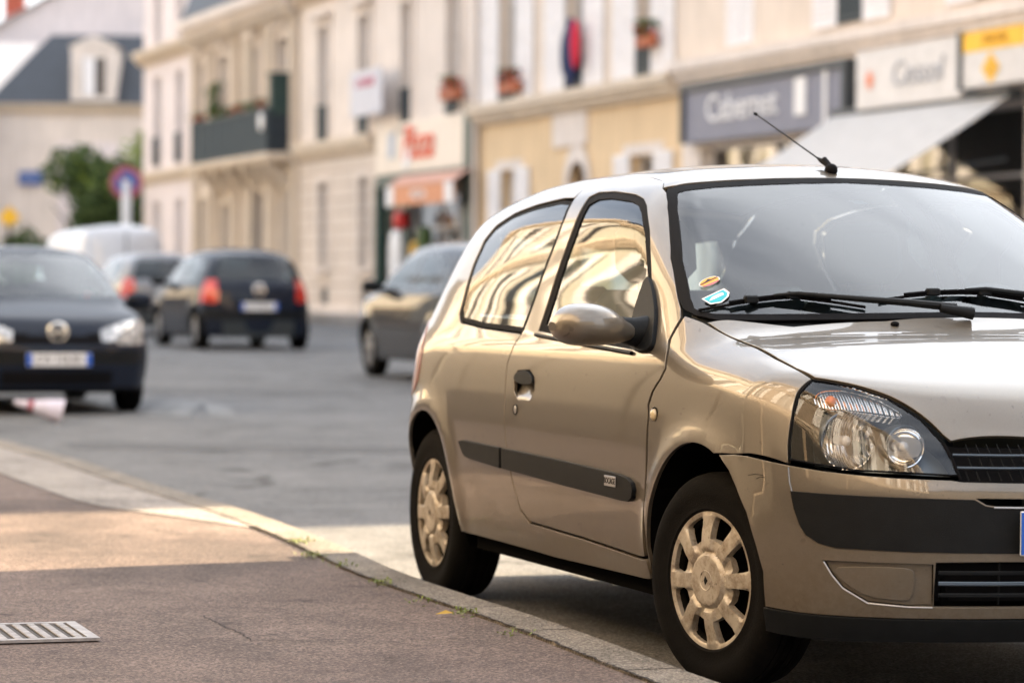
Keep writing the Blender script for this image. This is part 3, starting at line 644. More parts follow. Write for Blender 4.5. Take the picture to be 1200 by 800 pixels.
    P(bm(panel(S0,DIAG,[(-1.599,.490),(-1.599,.556),(-1.9,.560),(-1.99,.561),(-2.033,.556),(-2.035,.548),(-1.99,.515),(-1.965,.506),(-1.90,.501)],(),step=.02,off=.014,flange=.014)),'rear_side_moulding','trim')
    # headlamp
    lampo=[(.401,-.664,.832),(.404,-.700,.796),(.418,-.726,.739),(.429,-.740,.666),(.439,-.744,.628),(.50,-.70,.617),(.583,-.628,.609),(.65,-.52,.604),(.696,-.417,.600),(.704,-.398,.602),(.690,-.408,.640),(.662,-.424,.684),(.615,-.462,.742),(.549,-.517,.789),(.480,-.583,.817),(.43,-.635,.829)]
    hl=P(bm(panel(S0,FRD,lampo,(),step=.03,off=-.002,flange=.01,inset=.004)),'headlight','lens')
    P(bm(panel(S0,FRD,lampo,(),step=.04,off=-.115,flange=0,inset=-.006)),'lamp_housing','lampin',hl)
    U=densify(FRD.uv(np.array(lampo)),.012); 
    # black gasket skirt round the lamp
    U=offset2d(U,.001); Pq=FRD.solve(S0,U); Nq=S0.normal(Pq); m=len(Pq); sk=MB(); sk.add(np.vstack([Pq-Nq*.003,Pq-Nq*.118]),[(i,(i+1)%m,m+(i+1)%m,m+i) for i in range(m)]); P(bm(sk),'lamp_gasket','black',hl)
    P(bm(MB().tube(np.vstack([FRD.solve(S0,offset2d(U,-.004))-Nq*.001]+[(FRD.solve(S0,offset2d(U,-.004))-Nq*.001)[:1]]),.0026,6)),'lamp_rim','black',hl,smooth=True)
    flut=MT.get('flute')
    if not flut:
        t=NT('fluted_reflector'); t.b.inputs['Metallic'].default_value=1; t.b.inputs['Roughness'].default_value=.12
        wv=t.new('ShaderNodeTexWave'); wv.bands_direction='Y'; wv.inputs['Scale'].default_value=26; wv.inputs['Distortion'].default_value=.4; t.l.new(t.obj(),wv.inputs['Vector'])
        t.b.inputs['Base Color'].default_value=(.80,.80,.80,1); t.bump(wv.outputs['Fac'],.9,.004); MT['flute']=t.m; flut=t.m
    for (cx_,cy_,cz_,rr_,dp) in ((.547,-.612,.680,.071,.075),(.628,-.497,.669,.050,.06)):
        # bowl opening towards the front of the car
        ax=-.040 if rr_>.06 else -.030
        prof=[(0.001,-dp)]+[(rr_*math.sin(a),-dp*math.cos(a)) for a in np.linspace(.12,math.pi/2,12)]+[(rr_+.003,.001),(rr_+.005,-.004)]
        q=MB(); q.lathe(prof,n=40,axis=0,center=(cx_+ax,cy_,cz_)); P(bm(q),'reflector',flut if rr_>.06 else 'chrome',hl,smooth=True,ang=60)
        q=MB(); q.lathe([(rr_+.004,-.05),(rr_+.005,.0),(rr_+.002,.002)],n=40,axis=0,center=(cx_+ax,cy_,cz_)); P(bm(q),'reflector_ring','lampin',hl,smooth=True)
        q=MB(); q.tube([(cx_+ax-dp*.9,cy_,cz_),(cx_+ax-dp*.25,cy_,cz_)],[.012,.012],14); q.ell((cx_+ax-dp*.2,cy_,cz_),(.014,.014,.014),14,8); P(bm(q),'bulb','white',hl,smooth=True)
    sig=[(.440,-.676,.776),(.437,-.668,.803),(.452,-.640,.812),(.474,-.602,.810),(.530,-.545,.792),(.575,-.510,.765),(.590,-.500,.751),(.588,-.510,.745),(.53,-.59,.755),(.47,-.675,.760)]
    P(bm(panel(S0,FRD,sig,(),step=.02,off=-.018,flange=.03,soft=1)),'signal_reflector',flut,hl)
    q=MB().ell((.462,-.640,.779),(.016,.014,.014),16,10); P(bm(q),'signal_bulb','amber',hl,smooth=True)
    P(bm(bead(S0,FRD,chaikin(np.array(sig),1).tolist(),.0022,-.010,closed=True)),'signal_rim','chrome',hl,smooth=True)
# windscreen
wso=[(0,.986),(-.28,.981),(-.56,.976),(-.668,.976),(-.700,.988),(-.708,1.005),(-.700,1.037),(-.655,1.147),(-.573,1.298),(-.540,1.345),(-.527,1.357),(-.500,1.366),(-.40,1.377),(-.276,1.385),(-.15,1.391),(0,1.396)]
wf=np.array(wso+[(-a,b) for a,b in wso[::-1][1:-1]]); wi=offset2d(densify(wf,.02),-.017)
wsn=P(panel(S0,WS,wi,(),step=.04,off=-.001,flange=0,inset=-.001),'windscreen','ws')
P(panel(S0,WS,wf,[wi],step=.03,off=.0005,flange=.006,inset=.001),'windscreen_surround','black')
def wpt(y,z,off=.004):
    p=WS.solve(S0,np.array([[y,z]])); n_=S0.normal(p); return p[0]+n_[0]*off,n_[0]
def decal(poly,yc,zc,sx,m,name,off=.003,par=None):
    c,n_=wpt(yc,zc,off); ty=np.array([0,1.,0]); ty-=n_*(ty@n_); ty/=np.linalg.norm(ty); tz=np.cross(n_,ty); tz*= (1 if tz[2]>0 else -1)
    V=[c+ty*a*sx+tz*b*sx for a,b in poly]; return P(MB().add(V,[tuple(range(len(V)))]),name,m,par or wsn)
el=lambda a,b:[(a*math.cos(t),b*math.sin(t)) for t in np.linspace(0,2*math.pi,32)[:-1]]
decal(el(.031,.022),-.624,1.080,1,'white','oval_sticker',.0012); decal(el(.028,.0195),-.624,1.080,1,'orange','oval_sticker',.0018)
decal([(-.026,-.012),(.026,-.012),(.020,-.018),(0,-.022),(-.020,-.018)],-.624,1.080,1,'red','oval_sticker',.0024)
decal([(-.028,-.001),(-.008,.004),(.0,.012),(.008,.004),(.026,.006),(.026,.001),(-.028,-.006)],-.624,1.081,1,'dash','oval_sticker',.0024)
decal([(-.037,.020),(.034,.029),(.040,.0),(.030,-.018),(.004,-.034),(-.026,-.022)],-.635,1.036,1,'white','shield_sticker',.0012)
decal([(-.032,.015),(.029,.023),(.034,.0),(.026,-.014),(.003,-.028),(-.022,-.018)],-.635,1.036,1,'cyan','shield_sticker',.0018)
decal([(-.024,-.006),(-.010,.008),(.012,.012),(.024,.010),(.022,-.002),(-.010,-.006)],-.635,1.036,1,'white','shield_sticker',.0024)
decal([(-.03,.014),(.018,.014),(.03,-.012),(-.016,-.012)],-.02,1.321,1,'lampin','mirror_mount',-.004)
# cowl and wipers
P(panel(S0,TOP,np.array([(.0,0),(-.005,-.255),(-.05,-.50),(-.19,-.69),(-.33,-.71),(-.33,-.62),(-.16,-.5),(-.10,-.25),(-.09,0),(-.10,.25),(-.16,.5),(-.33,.62),(-.33,.71),(-.19,.69),(-.05,.50),(-.005,.255)]),(),step=.04,off=-.012,flange=0),'cowl','trim')
def wiper(pts,blade,name='wiper'):
    B=MB(); Q=[wpt(y,z,.006)[0] for y,z in blade]; B.tube(densify(np.array(Q),.03,False),.0045,6)
    Q2=[wpt(y,z,.014)[0] for y,z in blade[:: 1]]; n_=len(Q2)
    B.tube(densify(np.array(Q2[1:-1]),.03,False),.0045,6)
    o=P(B,name,'black',smooth=True); A=MB(); arm=[wpt(y,z,h)[0] for y,z,h in pts]; A.tube(np.array(arm),np.linspace(.005,.012,len(arm)),8); P(A,'wiper_arm','trim',o,smooth=True)
    for k in (n_//3,2*n_//3):
        c=MB(); a,_=wpt(*blade[k],.012); c.box(a,(.02,.04,.022),bev=.004); P(c,'wiper_clip','trim',o)
wiper([(-.50,1.030,.016),(-.44,1.030,.022),(-.30,1.012,.028),(-.17,1.002,.028),(-.04,.993,.024)],[(-.688,.997),(-.62,1.012),(-.561,1.022),(-.50,1.030),(-.447,1.034),(-.36,1.022),(-.279,1.008)])
wiper([(.04,1.048,.016),(.10,1.045,.022),(.30,1.018,.028),(.52,.99,.024)],[(-.227,1.027),(-.15,1.037),(-.06,1.045),(.03,1.048),(.10,1.046),(.214,1.030),(.32,1.012)])
c,_=wpt(-.02,.99,.02); P(MB().tube([c+np.array([0,-.07,.005]),c+np.array([.02,.02,-.01])],[.012,.018],10),'wiper_pivot','trim',smooth=True)
c=TOP.solve(S0,np.array([[-.005,-.235]]))[0]; P(MB().ell(c+np.array([0,0,.003]),(.013,.012,.008),14,8),'washer_nozzle','black',smooth=True)
# antenna: base on the front of the roof, rod leaning back
c=TOP.solve(S0,np.array([[-.925,-.005]]))[0]
q=MB(); q.ell(c+np.array([0,0,.006]),(.026,.019,.020),20,12); q.tube([c+np.array([-.0,0,.010]),c+np.array([-.05,0,.040])],[.011,.009],12)
an=P(q,'antenna_base','black',smooth=True); q=MB()
a0=c+np.array([-.015,0,.018]); dv=np.array([-.56,0,.185])
rod=q.tube([a0+dv*f for f in (0,.10,.13,.16,1)],[.0085,.0075,.005,.0026,.0021],10); q.tube([a0+dv*.995,a0+dv*1.015],.0052,10); P(q,'antenna_rod','black',an,smooth=True)
# plates
def plate(par,pos,rot,txt='FG 482 KR',name='licence_plate',w_=.52,h_=.11,front=1):
    o=empty(name); o.parent=par; o.location=pos; o.rotation_euler=rot
    MB().box((0,0,0),(.006,w_,h_),bev=.002).build('plate_panel',MT['white'],o)
    for s_ in (-1,1): MB().box((.0035,s_*(w_/2-.022),0),(.003,.042,h_-.006)).build('blue_band',MT['blue'],o)
    V,Fc=text_geo(txt,h_*.85,0,.001); V=V*np.array([.82,1,1]); MB().add(np.stack([V[:,2]+.0045,V[:,0],V[:,1]],1),Fc).build('plate_characters',MT['dark'],o)
    return o
pc=S0.march(np.array([[1.3,0,.455]]),np.array([[-1.,0,0]]),1.)[0]
plate(car,(.786,-.012,.462),(0,0,0))
for f_ in (lambda m_:m_,lambda m_:m_.mirror()): P(f_(bead(S0,FR,[(.444,-.749,.612),(.452,-.749,.575)]+ins[:7],.0035,.0)),'bumper_crease','paint',bumper,smooth=True)
# wheels
wheel(car,'front_wheel',(0,-.7035,.2875),R_(13)); wheel(car,'front_wheel',(0,.7035,.2875),R_(13),side=1,det=True)
wheel(car,'rear_wheel',(-2.472,-.6925,.2875),0); wheel(car,'rear_wheel',(-2.472,.6925,.2875),0,side=1)
# wheel wells, floor, dark inner shell
def well(xc,r):
    q=MB(); n=24; V=[]; 
    for y in (.44,None):
        for k in range(n+1):
            a=math.pi*k/n*1.16-.25; px_,pz_=xc+r*math.cos(a),.287+r*math.sin(a)
            V.append((px_,-(y or float(min(S0.W(np.array([px_]),np.array([pz_]))[0],-S0.march(np.array([[px_,-1.1,pz_]]),np.array([[0,1.,0]]),1.0)[0][1])-.012)),pz_))
    q.add(V,[(k,k+1,n+2+k,n+1+k) for k in range(n)]); q.add([V[k] for k in range(n+1)],[tuple(range(n+1))]); return q
for q in (well(.01,.372),well(-2.472,.358)): P(q,'wheel_well','dark'); P(q.mirror(),'wheel_well','dark')
q=MB(); q.box((-1.23,0,.24),(1.66,1.50,.08)); q.box((-1.25,0,.30),(3.8,.84,.20)); q.box((-1.25,-.2,.19),(2.9,.05,.05)); P(q,'underbody','dark')
inner=[(-.36,.26),(-.36,.90),(-1.5,.88),(-2.3,.90),(-2.85,.85),(-2.85,.45),(-2.84,.42),(-2.75,.62),(-2.472,.66),(-2.2,.62),(-2.09,.42),(-2.05,.26)]
ip_=panel(S0,DIAG,inner,(),step=.06,off=-.055,flange=0); P(ip_,'inner_panel','dash'); P(ip_.mirror(),'inner_panel','dash')
P(panel(S0,TOP,np.array([(-.1,-.6),(.35,-.6),(.60,-.35),(.62,0),(.60,.35),(.35,.6),(-.1,.6)]),(),step=.06,off=-.05,flange=0),'hood_liner','dark')
# interior
hd=panel(S0,TOP,np.array([(-.93,-.45),(-1.2,-.43),(-2.6,-.42),(-2.6,.42),(-1.2,.43),(-.93,.45)]),(),step=.08,off=-.03,flange=0); P(hd,'headliner',mat('headliner_cloth',(.42,.44,.46),.9))
q=MB(); q.box((-.40,0,.83),(.44,1.24,.17),bev=.06); q.box((-.52,.37,.93),(.20,.36,.10),bev=.04); P(q,'dashboard','dash',smooth=True)
def seat(x,y,wd=.48):
    r=empty('front_seat'); r.parent=car; r.location=(x,y,.42)
    MB().box((.05,0,0),(.52,wd,.16),bev=.06).build('seat_cushion',MT['seat'],r,smooth=True)
    MB().box((-.27,0,.33),(.15,wd,.62),rot=roty(R_(-14)),bev=.06).build('backrest',MT['seat'],r,smooth=True)
    q=MB(); q.box((-.385,0,.755),(.10,.27,.20),rot=roty(R_(-8)),bev=.045); q.tube([(-.36,-.06,.6),(-.375,-.06,.7)],.006,6); q.tube([(-.36,.06,.6),(-.375,.06,.7)],.006,6); q.build('headrest',MT['seat'],r,smooth=True)
seat(-1.08,-.36); seat(-1.08,.36)
q=MB(); q.box((-2.05,0,.62),(.16,1.15,.60),rot=roty(R_(-16)),bev=.06); q.box((-1.85,0,.40),(.45,1.15,.16),bev=.05)
for y in (-.36,.36): q.box((-2.16,y,.99),(.09,.26,.15),rot=roty(R_(-10)),bev=.04)
P(q,'rear_bench','seat',smooth=True)
q=MB(); n=40; V=[]; 
ring=[]; 
cW=np.array([-.70,.37,.905]); Rw=roty(R_(-62))
pts=[cW+Rw@np.array([.185*math.cos(t),.185*math.sin(t),0]) for t in np.linspace(0,2*math.pi,41)]
q.tube(pts,.014,8,cap=False)
for a in (0,2.2,4.1): q.tube([cW,cW+Rw@np.array([.18*math.cos(a),.18*math.sin(a),0])],.014,6)
q.ell(cW,(.05,.06,.05)); P(q,'steering_wheel','dash',smooth=True)
# ------------------------------------------------------------------ ground
def gz(y): 
    y=np.asarray(y,float); return np.where(y<25,0,.0045*(y-25))
KX=[(-30,12.6),(0,2.99),(7.49,.51),(8.43,.24),(8.96,.08),(9.56,-.13),(10.3,-.37),(11.55,-.68),(12.4,-.92),(13.05,-1.12),(14.7,-1.70),(16.6,-2.32),(18.7,-3.10),(24,-4.95),(40,-10.2),(70,-19.9),(110,-33)]
def kx(y): return np.interp(y,[a for a,_ in KX],[b for _,b in KX])
t=None
M_asph=asphalt('road_asphalt',(.102,.104,.107),(.142,.143,.145),150,crack=.25)
M_pave=asphalt('pavement_asphalt',(.108,.079,.069),(.145,.110,.095),150,crack=0,stain=1)
M_kerb=asphalt('kerb_granite',(.165,.148,.125),(.225,.20,.17),170,stain=1)
M_conc=asphalt('concrete_apron',(.22,.20,.185),(.29,.265,.24),160,stain=1)
M_line=mat('road_marking_paint',(.19,.19,.188),.85,var=.7,vs_=5)
def strip(name,fl,fr,ys,zf,m,label=None,thick=0):
    q=MB(); V=[];n=len(ys)
    for y in ys:
        z=float(zf(y)); V+=[(fl(y),y,z),(fr(y),y,z)]
    q.add(V,[(2*i,2*i+1,2*i+3,2*i+2) for i in range(n-1)])
    if thick:
        k=len(q.v); W=[(x,y,z-thick) for x,y,z in V]
        q.add(W,[]); 
        for i in range(n-1): q.f+=[(2*i+1,k+2*i+1,k+2*i+3,2*i+3),(2*i,2*i+2,k+2*i+2,k+2*i)]; q.mi+=[0,0]
        q.f.append((0,k,k+1,1)); q.mi.append(0)
    return tag(q.build(name,m),kind='structure')
ysr=[-400,-30,0,25,45,70,110,180,600]
strip('ground',lambda y:-500,lambda y:500,ysr,lambda y:gz(y)-.03,mat('ground_far',(.16,.15,.14),.9,bump=.3))
ys=list(np.arange(-20,7,1.5))+list(np.arange(7,20,.35))+list(np.arange(20,112,2.5))
strip('road',lambda y:kx(y)-.3,lambda y:21.0-.327*y if y>-20 else 30,ys,lambda y:gz(y),M_asph)
KW=.15
strip('kerb',lambda y:kx(y)-KW,lambda y:kx(y),ys,lambda y:.1+gz(y),M_kerb,thick=.14)
def left_edge(y): return min(-1.0-.327*y,kx(y)-1.2)
def apron(y): return kx(y)-KW-.005-.44*np.clip((y-12.2)/1.2,0,1)*np.clip((34-y)/4,0,1)
strip('pavement',lambda y:left_edge(y)-.5,lambda y:apron(y),ys,lambda y:.092+gz(y),M_pave)
strip('pavement_apron',lambda y:apron(y)-.01,lambda y:kx(y)-KW-.004,[y for y in ys if y>12],lambda y:.096+gz(y),M_conc)
FO=np.array([6.4,41.]);FD=np.array([-.3108,.9505]);FN=np.array([-.9505,-.3108])
def fac(s,o=0): p=FO+FD*s+FN*o; return p
q=MB(); A=[]
for s_ in np.arange(-30,75,5): 
    a=fac(s_,0);b=fac(s_,2.0); z=.13+float(gz(a[1])); A+=[(a[0],a[1],z),(b[0],b[1],z),(b[0],b[1],z-.13)]
q.add(A,[f for i in range(len(A)//3-1) for f in ((3*i,3*i+3,3*i+4,3*i+1),(3*i+1,3*i+4,3*i+5,3*i+2))])
tag(q.build('far_pavement',M_conc),kind='structure')
# painted marks
q=MB()
def gp(px,py,z=0):
    v=cd+cr*(px-600)/3600-cu*(py-400)/3600; k=(z-CZ)/v[2]; return np.array([v[0]*k,v[1]*k])
def poly(pts,z=.005): 
    n_=len(pts); return [(x,y,float(gz(y))+z) for x,y in pts]
for pts in ([(-2.95,24.5),(-2.55,24.3),(-2.75,27.6),(-3.05,27.4)],[(-2.4,24.4),(-2.15,24.3),(-2.45,26.4),(-2.75,27.3)],[(-3.8,26.0),(-3.45,25.8),(-3.6,27.6),(-4.0,27.4)]):
    q.add(poly(pts),[(0,1,2,3)])
tag(q.build('road_marking_arrow',M_line),kind='structure')
q=MB(); q.add(poly([(-.3,12.25),(2.3,11.65),(2.3,11.77),(-.3,12.38)]),[(0,1,2,3)]); 
q.add(poly([(-2.9,31.5),(-.4,30.2),(-.4,30.4),(-2.9,31.7)]),[(0,1,2,3)]); q.add(poly([(-3.2,38),(-1.4,37.5),(-1.4,37.8),(-3.2,38.3)]),[(0,1,2,3)])
tag(q.build('road_marking_line',M_line),kind='structure')
# repaired patches in the road
q=MB(); q.add(poly([(-2.8,19.6),(1.5,19.2),(1.4,19.9),(-3.0,20.4)],.003),[(0,1,2,3)]);  q.add(poly([(-5,29),(6,28.2),(6,29.3),(-5,30.4)],.003),[(0,1,2,3)])
tag(q.build('road_patch',asphalt('patch_asphalt',(.080,.081,.084),(.105,.106,.108),150)),kind='structure')
# cast metal cover in the pavement
cv=empty('drain_cover',(-1.19,8.52,.097),math.atan2(-.38,.12),'square cast metal inspection cover with raised slots set in the near pavement','drain cover')
Mc=mat('worn_cast_iron',(.33,.31,.30),.55,.4,var=.4,vs_=25,bump=.4,bs=120)
q=MB(); q.box((0,-.0,.003),(.42,.03,.008)); q.box((0,-.52,.003),(.42,.03,.008)); q.box((-.195,-.26,.003),(.03,.49,.008)); q.box((.195,-.26,.003),(.03,.49,.008)); q.build('cover_frame',Mc,cv)
q=MB().box((0,-.26,-.001),(.36,.49,.004)); q.build('cover_plate',mat('cast_iron_recess',(.05,.045,.045),.8),cv)
q=MB()
for i in range(14):
    for j in range(12): q.box((-.163+i*.025,-.035-j*.041,.004),(.0195 if (i*3+j)%4 else .0225,.023,.006),bev=.002)
q.build('cover_studs',Mc,cv)
# crack line and kerb-stone joints
def jag(pts,w_,z):
    P_=densify(np.array(pts,float),.02,False); P_=P_+rng.normal(0,.004,P_.shape); T_=np.gradient(P_,axis=0); T_/=np.linalg.norm(T_,axis=1)[:,None]; Nn=np.stack([-T_[:,1],T_[:,0]],1); ww=w_*(.5+rng.rand(len(P_),1))
    L_=P_+Nn*ww; R2=P_-Nn*ww; V=[]
    for a,b in zip(L_,R2): V+=[(a[0],a[1],z),(b[0],b[1],z)]
    return V,[(2*i,2*i+1,2*i+3,2*i+2) for i in range(len(P_)-1)]
q=MB(); g_=lambda px,py: tuple(gp(px,py,.092))
q.add(*jag([g_(237,721),g_(262,733),g_(280,741),g_(296,750),g_(360,750),g_(430,748),g_(500,749),g_(570,747)],.0022,.0932))
q.add(*jag([g_(262,684),g_(300,688),g_(350,690),g_(420,690)],.0016,.0932))
q.add(*jag([g_(170,618),g_(215,626),g_(290,628)],.004,.0932)); tag(q.build('pavement_crack',mat('crack_dark',(.025,.02,.018),.95)),kind='structure')
q=MB()
for k in range(24):
    y=6.9+k*.78+(k%3)*.09; x=float(kx(y)); q.add([(x-KW,y-.05,.1012),(x-KW,y-.042,.1012),(x+.001,y+.008,.1012),(x+.001,y,.1012)],[(0,1,2,3)])
q.add(*jag([(float(kx(y))-KW-.003,y) for y in np.arange(6.5,12.3,.25)],.004,.1014)); tag(q.build('kerb_joints',bpy.data.materials['crack_dark']),kind='structure')
# weeds at the kerb joint
Mw=mat('weed_leaf',(.16,.20,.03),.6,var=.4,vs_=40)
for k,(x,y,n_) in enumerate([(-.80,11.50,26),(-.70,10.9,20),(-.58,10.55,14),(-.42,9.95,18),(-.14,9.05,16),(-.28,9.35,8),(.02,8.55,8)]):
    q=MB()
    for i in range(n_*2):
        a=random.uniform(0,6.28); l=random.uniform(.01,.035); px_,py_=random.gauss(0,.025),random.gauss(0,.05); h=random.uniform(.003,.018)
        d=np.array([math.cos(a),math.sin(a),0])*l; s_=np.array([-math.sin(a),math.cos(a),0])*.004; b=np.array([px_,py_,0])
        q.add([b,b+d*.5+s_+(0,0,h),b+d+(0,0,h*.7),b+d*.5-s_+(0,0,h)],[(0,1,2,3)])
    o=q.build('weed_tuft',Mw); o.location=(x,y,.098)
    tag(o,['yellow green moss tuft in the kerb joint in the sunlit strip','small weed in the kerb joint at the edge of the sunlit strip','tiny weed in the kerb joint just before the rear wheel','green weed tuft at the kerb beside the rear wheel','low weed in the kerb joint below the door','thin weed sprig between rear wheel and door','tiny weed sprig nearest the front wheel'][k],'weed','weeds in the kerb joint')
Ml=mat('dry_leaf',(.45,.30,.05),.7)
q=MB(); q.add([(0,0,0),(.03,.01,.012),(.055,0,.004),(.03,-.014,.003)],[(0,1,2,3)]); o=q.build('fallen_leaf',Ml); o.location=(-.22,9.0,.101); tag(o,'single yellow dry leaf lying on the pavement by the kerb','leaf')
# ------------------------------------------------------------------ buildings
M_pink=stone('pale_limestone',(.75,.66,.59)); M_pinkb=stone('coursed_limestone',(.71,.62,.54),(.9,.34)); M_cream=stone('ornate_stone',(.70,.60,.51)); M_white=stone('white_render',(.76,.68,.67),streak=.08)
M_ochre=stone('ochre_render',(.74,.55,.34)); M_beige=stone('beige_render',(.75,.64,.54)); M_trim_s=stone('cornice_stone',(.64,.54,.43)); M_wtrim=stone('white_stone_trim',(.74,.66,.60)); M_yel=stone('yellow_render',(.46,.44,.38),streak=.10)
M_slate=mat('roof_slate',(.028,.034,.045),.5,var=.3,vs_=3,bump=.5,bs=14)
M_shut=mat('white_shutter',(.80,.78,.79),.5); M_frame=mat('white_window_frame',(.60,.58,.58),.5); M_curt=mat('net_curtain',(.50,.48,.47),.9); M_rail=mat('iron_railing',(.02,.035,.045),.5); M_dkgreen=mat('dark_green_wood',(.008,.045,.035),.4)
M_wing=glass('house_window_glass',(.8,.82,.82),ior=1.5); M_room=mat('dim_room',(.10,.085,.075),.9); M_leaf=mat('foliage',(.055,.10,.02),.7,var=.5,vs_=8); M_leaf2=mat('sunlit_tint_foliage',(.22,.30,.03),.6,var=.4,vs_=8); M_flow=mat('geranium_red',(.55,.04,.02),.6)
M_terr=mat('terracotta',(.42,.13,.06),.7)
class Bld:
    """Building whose local x runs along the street, local y points to the street."""
    def __init__(s,name,o,ang,L,label,cat='building',group=None): s.r=empty(name,o,ang,label,cat,group); s.L=L
    def b(s,mb,name,m,par=None,**k): return mb.build(name,m,par or s.r,**k)
    def wall(s,x0,x1,z0,z1,ops,m,y=0,dep=.28,name='wall'):
        xs=sorted(set([x0,x1]+[min(max(v,x0),x1) for o in ops for v in o[:2]])); zs=sorted(set([z0,z1]+[min(max(v,z0),z1) for o in ops for v in o[2:4]])); q=MB()
        for i in range(len(xs)-1):
            for j in range(len(zs)-1):
                cx,cz=(xs[i]+xs[i+1])/2,(zs[j]+zs[j+1])/2
                if any(o[0]<cx<o[1] and o[2]<cz<o[3] for o in ops): continue
                q.quad((xs[i+1],y,zs[j]),(xs[i],y,zs[j]),(xs[i],y,zs[j+1]),(xs[i+1],y,zs[j+1]))
        for a,b,c,d in [o[:4] for o in ops]:
            q.quad((a,y,c),(a,y-dep,c),(a,y-dep,d),(a,y,d)); q.quad((b,y-dep,c),(b,y,c),(b,y,d),(b,y-dep,d)); q.quad((a,y,d),(a,y-dep,d),(b,y-dep,d),(b,y,d)); q.quad((a,y-dep,c),(a,y,c),(b,y,c),(b,y-dep,c))
        return s.b(q,name,m)
    def window(s,a,b,c,d,y=-.2,room=M_room,curt=.55,name='window'):
        q=MB(); w_=.055
        for bx in ((a+w_/2,(c+d)/2,w_,d-c),(b-w_/2,(c+d)/2,w_,d-c),((a+b)/2,(c+d)/2,w_*1.3,d-c)): q.box((bx[0],y,bx[1]),(bx[2],.06,bx[3]))
        for zz in (c+w_/2,d-w_/2,c+(d-c)*.72): q.box(((a+b)/2,y,zz),(b-a,.055,w_))
        f=s.b(q,name,M_frame)
        s.b(MB().quad((b,y-.01,c),(a,y-.01,c),(a,y-.01,d),(b,y-.01,d)),'pane',M_wing,f)
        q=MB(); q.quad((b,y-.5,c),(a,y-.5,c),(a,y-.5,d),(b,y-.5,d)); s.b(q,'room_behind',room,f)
        if curt:
            q=MB(); n=14
            for (xa,xb) in ((a,a+(b-a)*curt*.8),(b-(b-a)*curt*.8,b)):
                V=[]
                for k in range(n+1): xx=xa+(xb-xa)*k/n; yy=y-.12+.02*math.sin(k*2.4); V+=[(xx,yy,c),(xx,yy,d)]
                q.add(V,[(2*k,2*k+1,2*k+3,2*k+2) for k in range(n)])
            s.b(q,'curtain',M_curt,f)
        return f
    def shutter(s,a,b,c,d,y=.04,m=None):
        q=MB(); q.box(((a+b)/2,y,(c+d)/2),(b-a,.03,d-c)); n=int((d-c)/.09)
        for k in range(n): q.box(((a+b)/2,y+.018,c+.05+(d-c-.1)*(k+.5)/n),(b-a-.12,.012,.045),rot=rotx(R_(-25)))
        for x in (a+.03,b-.03): q.box((x,y+.02,(c+d)/2),(.06,.02,d-c))
        for z in (c+.04,(c+d)/2,d-.04): q.box(((a+b)/2,y+.02,z),(b-a-.124,.018,.07))
        return s.b(q,'shutter',m or M_shut)
    def rail(s,a,b,c,h=.9,y=.06):
        q=MB(); q.box(((a+b)/2,y,c+h),(b-a,.04,.04)); q.box(((a+b)/2,y,c+.08),(b-a,.03,.03)); n=int((b-a)/.055)
        for k in range(n+1): q.box((a+(b-a)*k/n,y,c+h/2),(.028,.02,h))
        return s.b(q,'window_railing',M_rail)
    def cornice(s,x0,x1,z,h=.25,d=.25,m=M_trim_s,name='cornice'):
        q=MB(); q.box(((x0+x1)/2,d/2,z),(x1-x0,d,h*.5)); q.box(((x0+x1)/2,d*.35,z-h*.42),(x1-x0,d*.7,h*.4)); q.box(((x0+x1)/2,d*.2,z-h*.75),(x1-x0,d*.4,h*.3)); return s.b(q,name,m)
    def surround(s,a,b,c,d,m,w_=.16,p=.05,sill=True,hood=False):
        q=MB(); q.box((a-w_/2,p/2,(c+d)/2),(w_,p,d-c)); q.box((b+w_/2,p/2,(c+d)/2),(w_,p,d-c)); q.box(((a+b)/2,p/2,d+w_/2),(b-a+2*w_,p,w_))
        if sill: q.box(((a+b)/2,p,c-.06),(b-a+2*w_+.1,.16,.1))
        if hood: q.box(((a+b)/2,.12,d+w_+.10),(b-a+2*w_+.2,.24,.12))
        return s.b(q,'window_surround',m)
    def mass(s,x0,x1,z1,dep=9,m=None,y0=-.6):
        q=MB(); q.quad((x0,0,0),(x0,-dep,0),(x0,-dep,z1),(x0,0,z1)); q.quad((x1,-dep,0),(x1,0,0),(x1,0,z1),(x1,-dep,z1)); q.quad((x0,-dep,0),(x1,-dep,0),(x1,-dep,z1),(x0,-dep,z1)); q.quad((x0,y0-.2,0),(x1,y0-.2,0),(x1,y0-.2,z1-.02),(x0,y0-.2,z1-.02))
        return s.b(q,'side_wall',m)
    def roof(s,x0,x1,z,h=2.6,dep=9,m=None,mans=1.2,ov=.35,name='roof'):
        q=MB(); P0=[(ov,z),(-mans,z+h),(-dep/2,z+h+.9),(-dep+mans,z+h),(-dep-ov,z)]
        V=[(x,y_,z_) for x in (x0,x1) for y_,z_ in P0]; q.add(V,[(i,i+1,6+i,5+i) for i in range(4)]+[(0,1,2,3,4),(5,6,7,8,9),(0,5,9,4)])
        return s.b(q,name,m or M_slate)
    def dormer(s,x,z,w_=1.2,h=1.6,y=.05):
        q=MB(); q.box((x,y-.9,z+h/2),(w_,1.8,h)); f=s.b(q,'dormer',M_wtrim); q=MB(); 
        V=[(x-w_/2-.12,y+.05,z+h),(x+w_/2+.12,y+.05,z+h),(x,y+.05,z+h+.42),(x-w_/2-.12,y-1.8,z+h),(x+w_/2+.12,y-1.8,z+h),(x,y-1.8,z+h+.42)]
        q.add(V,[(0,1,2),(3,5,4),(0,2,5,3),(1,4,5,2),(0,3,4,1)]); s.b(q,'dormer_pediment',M_wtrim,f)
